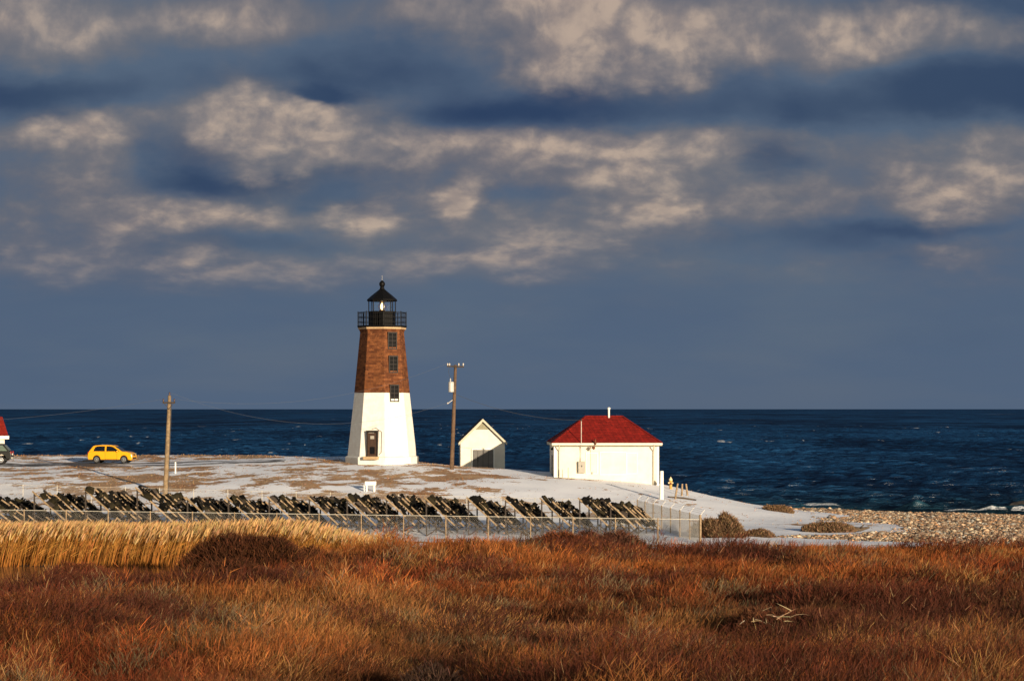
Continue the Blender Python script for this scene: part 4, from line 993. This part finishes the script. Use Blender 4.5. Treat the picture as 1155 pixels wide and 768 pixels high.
# reeds
n = 44000
x = rng.uniform(-48, -1.5, n); y = rng.uniform(112.3, 130.5, n); px = x / y * F + CX
dens = (1 - sstep(px, 300, 470)) * (.75 + .25 * sstep(fbm(x, y, .4, 2), .35, .6)) * (1 - .35 * sstep(y, 122, 130))
k = rng.random(n) < dens; x, y, px = x[k], y[k], px[k]; n = len(x)
H = (2.15 + .5 * fbm(x, y, .25, 3)) * rng.uniform(.78, 1.12, n) * (1 - .38 * sstep(px, 300, 440)) * .88 * (1 - .42 * sstep(y, 115, 129))
lean = .07 + .16 * fbm(x, y, .2, 2)
dv = np.stack([lean + rng.normal(0, .05, n), rng.normal(0, .06, n), np.ones(n)], 1)
bend = np.stack([.06 + rng.normal(.10, .06, n), rng.normal(0, .05, n), rng.normal(-.02, .03, n)], 1)
cc = jitter(np.array((.40, .185, .042)), n, .22)
base = np.stack([x, y, ground(x, y) - .03], 1)
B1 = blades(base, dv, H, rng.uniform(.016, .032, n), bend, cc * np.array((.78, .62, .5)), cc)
dn = dv / np.linalg.norm(dv, axis=1)[:, None]
hb2 = base + dn * (H * .80)[:, None] + bend * (H * .5)[:, None]
ph_ = rng.random(n) < .55
B2 = blades(hb2[ph_], (dn + bend * .9)[ph_], (H * .22)[ph_], rng.uniform(.035, .075, ph_.sum()), (bend * 1.6)[ph_], jitter(np.array((.46, .28, .12)), ph_.sum(), .2))
lf = rng.random(n) < .6
lb = base + dn * (H * rng.uniform(.25, .7, n))[:, None]
B3 = blades(lb[lf], (dn * .6 + np.stack([rng.normal(.45, .35, n), rng.normal(0, .3, n), np.zeros(n)], 1))[lf], rng.uniform(.35, .6, lf.sum()), rng.uniform(.02, .035, lf.sum()), np.tile((.25, 0, -.15), (lf.sum(), 1)), cc[lf])
tag(link('reeds', np_mesh('reeds', *merge([B1, B2, B3])), 'plants'), 'tall golden reeds leaning with the wind along the pond', 'reeds', kind='stuff')
# sparse grass on the turf slope
n = 80000
y = rng.uniform(118, 203, n); x = (rng.random(n) * 2 - 1) * (.262 * y + 3)
g = ground(x, y); sn_ = snow_amount(x, y); cbl = cobble_amount(x, y)
onroad = (x < -19) & (np.abs(y - 187.4) < 2.6)
k = (rng.random(n) < (1 - sn_) * .75 + .012 + .05 * ((x > 9) & (fbm(x, y, .3, 2) > .55))) & ((y > 133) | (x > 9)) & (cbl < .4) & (g > .9) & ~onroad & ~((y < 158) & (rng.random(n) < .5)); x, y, g = x[k], y[k], g[k]; n = len(x)
cc = jitter(np.array((.33, .205, .11)), n, .2); mixr = (rng.random(n) < .25 + .5 * sstep(fbm(x, y, .1, 3), .5, .65)); cc[mixr] = jitter(np.array((.28, .13, .05)), mixr.sum(), .25)
dv = np.stack([rng.normal(.35, .5, n), rng.normal(0, .4, n), np.ones(n) * .7], 1)
S4 = blades(np.stack([x, y, g - .01], 1), dv, rng.uniform(.04, .14, n), rng.uniform(.03, .06, n), np.stack([rng.normal(.1, .2, n), rng.normal(0, .2, n), np.zeros(n)], 1), cc)
tag(link('turf_grass', np_mesh('turf_grass', *S4), 'plants'), 'short brown winter turf showing through the snow', 'grass', kind='stuff')
# single bushes
def bush(px, d, r, h, n, col, label, group=None, wd=.8, ry=None, up=.8, spread=.8):
    n = int(n * 1.5)
    x0 = X(px, d); ry = ry or r
    ph = rng.uniform(0, 2 * np.pi, n); q = np.sqrt(rng.random(n)); hx, hy_ = np.cos(ph) * q, np.sin(ph) * q
    bx, by = x0 + hx * r, d + hy_ * ry
    lump = .62 + .72 * fbm(bx, by, .9 / max(r * .35, .4), 3, .6)
    q2 = .72 + .56 * vnoise(np.cos(ph) * 2 + x0, np.sin(ph) * 2 + d, 1.3); bx = x0 + (bx - x0) * q2; by = d + (by - d) * q2
    dome = np.sqrt(np.clip(1 - (q / 1.05) ** 2, .04, 1)) * h * lump
    L = rng.uniform(.18, .5, n) * min(1.0, h * .6)
    bz = ground(bx, by) + np.maximum(-.02, dome * rng.random(n) ** .6 - L * .55)
    dv = np.stack([hx * spread + rng.normal(0, .65, n) + .05, hy_ * spread + rng.normal(0, .65, n), up * .8 + rng.random(n) * .6], 1)
    bend = np.stack([rng.normal(.05, .15, n), rng.normal(0, .15, n), rng.normal(.08, .1, n)], 1)
    cc = jitter(np.array(col), n, .3); pl = rng.random(n) < .07; cc[pl] = cc[pl] * 2.2
    o0 = np.array((x0, d, g1(x0, d)))
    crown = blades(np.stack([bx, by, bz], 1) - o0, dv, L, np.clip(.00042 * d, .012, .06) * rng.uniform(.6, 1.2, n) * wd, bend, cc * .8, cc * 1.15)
    root = thing('bush', label, 'bush', tuple(o0), 0, group)
    link('crown', np_mesh('crown', *crown), 'plants', root)
    m_ = 26; st = MB()
    for _ in range(m_):
        a = rng.uniform(0, 6.28); q = rng.uniform(.15, .75)
        e = Vector((math.cos(a) * q * r, math.sin(a) * q * ry, h * .7 * math.sqrt(1 - q * q)))
        b0 = Vector((math.cos(a) * q * r * .35, math.sin(a) * q * ry * .35, -.1 + g1(x0 + math.cos(a) * q * r * .35, d + math.sin(a) * q * ry * .35) - o0[2]))
        st.tube([b0, b0.lerp(e, .5) + Vector((0, 0, h * .12)), e], [.03, .022, .01], 5)
    st.build('stems', 'dark_wood', root)
DB = (.085, .030, .011); GB = (.17, .100, .052); RB = (.115, .034, .012)
bush(285, 99, 3.1, 2.4, 17000, (.062, .021, .008), 'large dark russet bush standing in front of the reeds', ry=1.6)
bush(262, 90, 2.7, 1.35, 10000, (.058, .020, .008), 'broad low dark bush directly in front of the largest bush', ry=1.6)
bush(352, 101, 1.9, 1.5, 6500, DB, 'dark russet bush on the right flank of the largest bush before the reeds', ry=1.3)
bush(92, 104, 1.6, 1.15, 4000, RB, 'low russet bush at the foot of the reeds below the leftmost racks', ry=1.0)
bush(445, 108, 2.2, 1.15, 5000, RB, 'low russet bush at the right end of the reeds in front of the fence', ry=1.2)
bush(520, 113, 2.0, 1.2, 5500, RB, 'russet bush before the fence below the transformer pole', ry=1.2)
bush(630, 118, 3.2, 1.45, 9000, RB, 'broad russet bush growing against the fence near its right end', ry=1.4)
bush(682, 121, 2.2, 1.45, 6500, (.09, .035, .02), 'dark russet bush against the fence below the red roofed building', ry=1.2)
bush(812, 139, 1.55, 1.45, 7000, GB, 'round grey-brown bush outside the corner of the fence')
bush(857, 141, 1.0, .55, 1800, GB, 'low grey-brown bush on snow between the round bush and the wide bush', ry=.7)
bush(936, 148, 1.8, .8, 4500, GB, 'wide grey-brown bush on the snow near the dark driftwood', ry=1.0)
bush(880, 172, 1.25, .55, 2500, GB, 'small grey-brown bush at the top of the snow beside the breaking wave', ry=.8)
bush(486, 42, .75, .85, 2600, (.05, .026, .017), 'dark bare bush in the foreground grass below the transformer pole', up=.9)
bush(880, 60, 1.9, 1.1, 6000, (.10, .036, .016), 'dark russet shrub behind the pale broken stems in the foreground', ry=1.3)
bush(1000, 48, 1.1, .75, 3500, (.055, .024, .014), 'dark bare shrub in the foreground grass towards the right edge')
bush(900, 98, 2.6, 1.2, 6500, DB, 'dark russet bush along the far edge of the scrub before the snow', ry=1.0)
# pale broken stems
n = 20; x0, d = X(872, 57), 57.0
bs = np.stack([rng.normal(x0, .35, n), rng.normal(d, .3, n), np.zeros(n)], 1); bs[:, 2] = ground(bs[:, 0], bs[:, 1]) + rng.uniform(.75, 1.15, n); o0 = np.array((x0, d, g1(x0, d)))
pb = blades(bs - o0, np.stack([rng.normal(.5, .7, n), rng.normal(0, .6, n), rng.normal(.4, .4, n)], 1), rng.uniform(.15, .6, n), rng.uniform(.012, .026, n), np.stack([rng.normal(.3, .3, n), rng.normal(0, .3, n), rng.normal(-.3, .3, n)], 1), jitter(np.array((.36, .26, .15)), n, .15))
sb = blades(np.stack([rng.normal(0, .2, 20), rng.normal(0, .2, 20), np.zeros(20) - .05], 1), np.stack([rng.normal(.15, .1, 20), rng.normal(0, .1, 20), np.ones(20)], 1), rng.uniform(.9, 1.15, 20), np.full(20, .02), np.zeros((20, 3)), jitter(np.array((.12, .06, .03)), 20, .1))
o = link('dead_plant', np_mesh('dead_plant', *merge([pb, sb])), 'plants'); o.location = o0
tag(o, 'pale broken plant stems bent over among the russet foreground scrub', 'plant')

# ================================================================== BEACH STONES
ico = bmesh.new(); bmesh.ops.create_icosphere(ico, subdivisions=1, radius=1); ico.verts.index_update()
IV = np.array([v.co[:] for v in ico.verts]); IF = np.array([[v.index for v in f.verts] for f in ico.faces]); ico.free()
n = 560000
y = rng.uniform(112, 222, n); x = rng.uniform(8, .27 * 222, n); k = (x < .262 * y + 2) & (rng.random(n) < cobble_amount(x, y) * (1.15 - .3 * sstep(y, 120, 200)) * .62 + .003 * (y > 150) * (x > 22)) & (ground(x, y) > -.1)
x, y = x[k], y[k]; n = len(x)
s = np.exp(rng.normal(-2.9, .45, n)); s = np.clip(s, .03, .32)
sc = np.stack([s * rng.uniform(.8, 1.5, n), s * rng.uniform(.8, 1.3, n), s * rng.uniform(.5, .95, n)], 1)
V = IV[None] * sc[:, None, :] * rng.uniform(.78, 1.15, (n, len(IV), 1))
a = rng.uniform(0, 6.28, n); ca_, sa_ = np.cos(a)[:, None], np.sin(a)[:, None]
V = np.stack([V[..., 0] * ca_ - V[..., 1] * sa_, V[..., 0] * sa_ + V[..., 1] * ca_, V[..., 2]], 2)
V = V + np.stack([x, y, ground(x, y) + s * .18], 1)[:, None, :]
T = (IF[None] + (np.arange(n) * len(IV))[:, None, None]).reshape(-1, 3)
pal = np.array([(.46, .31, .19), (.38, .23, .13), (.24, .16, .10), (.50, .40, .27), (.20, .13, .09), (.40, .22, .11), (.32, .29, .24)])
C = pal[rng.integers(0, len(pal), n)] * np.clip(rng.normal(1, .38, (n, 1)), .25, 1.9); C = np.repeat(C[:, None], len(IV), 1).reshape(-1, 3)
tag(link('beach_stones', np_mesh('beach_stones', V.reshape(-1, 3), None, T, C), 'stones'), 'tan and brown cobble stones covering the beach by the surf', 'stones', kind='stuff')
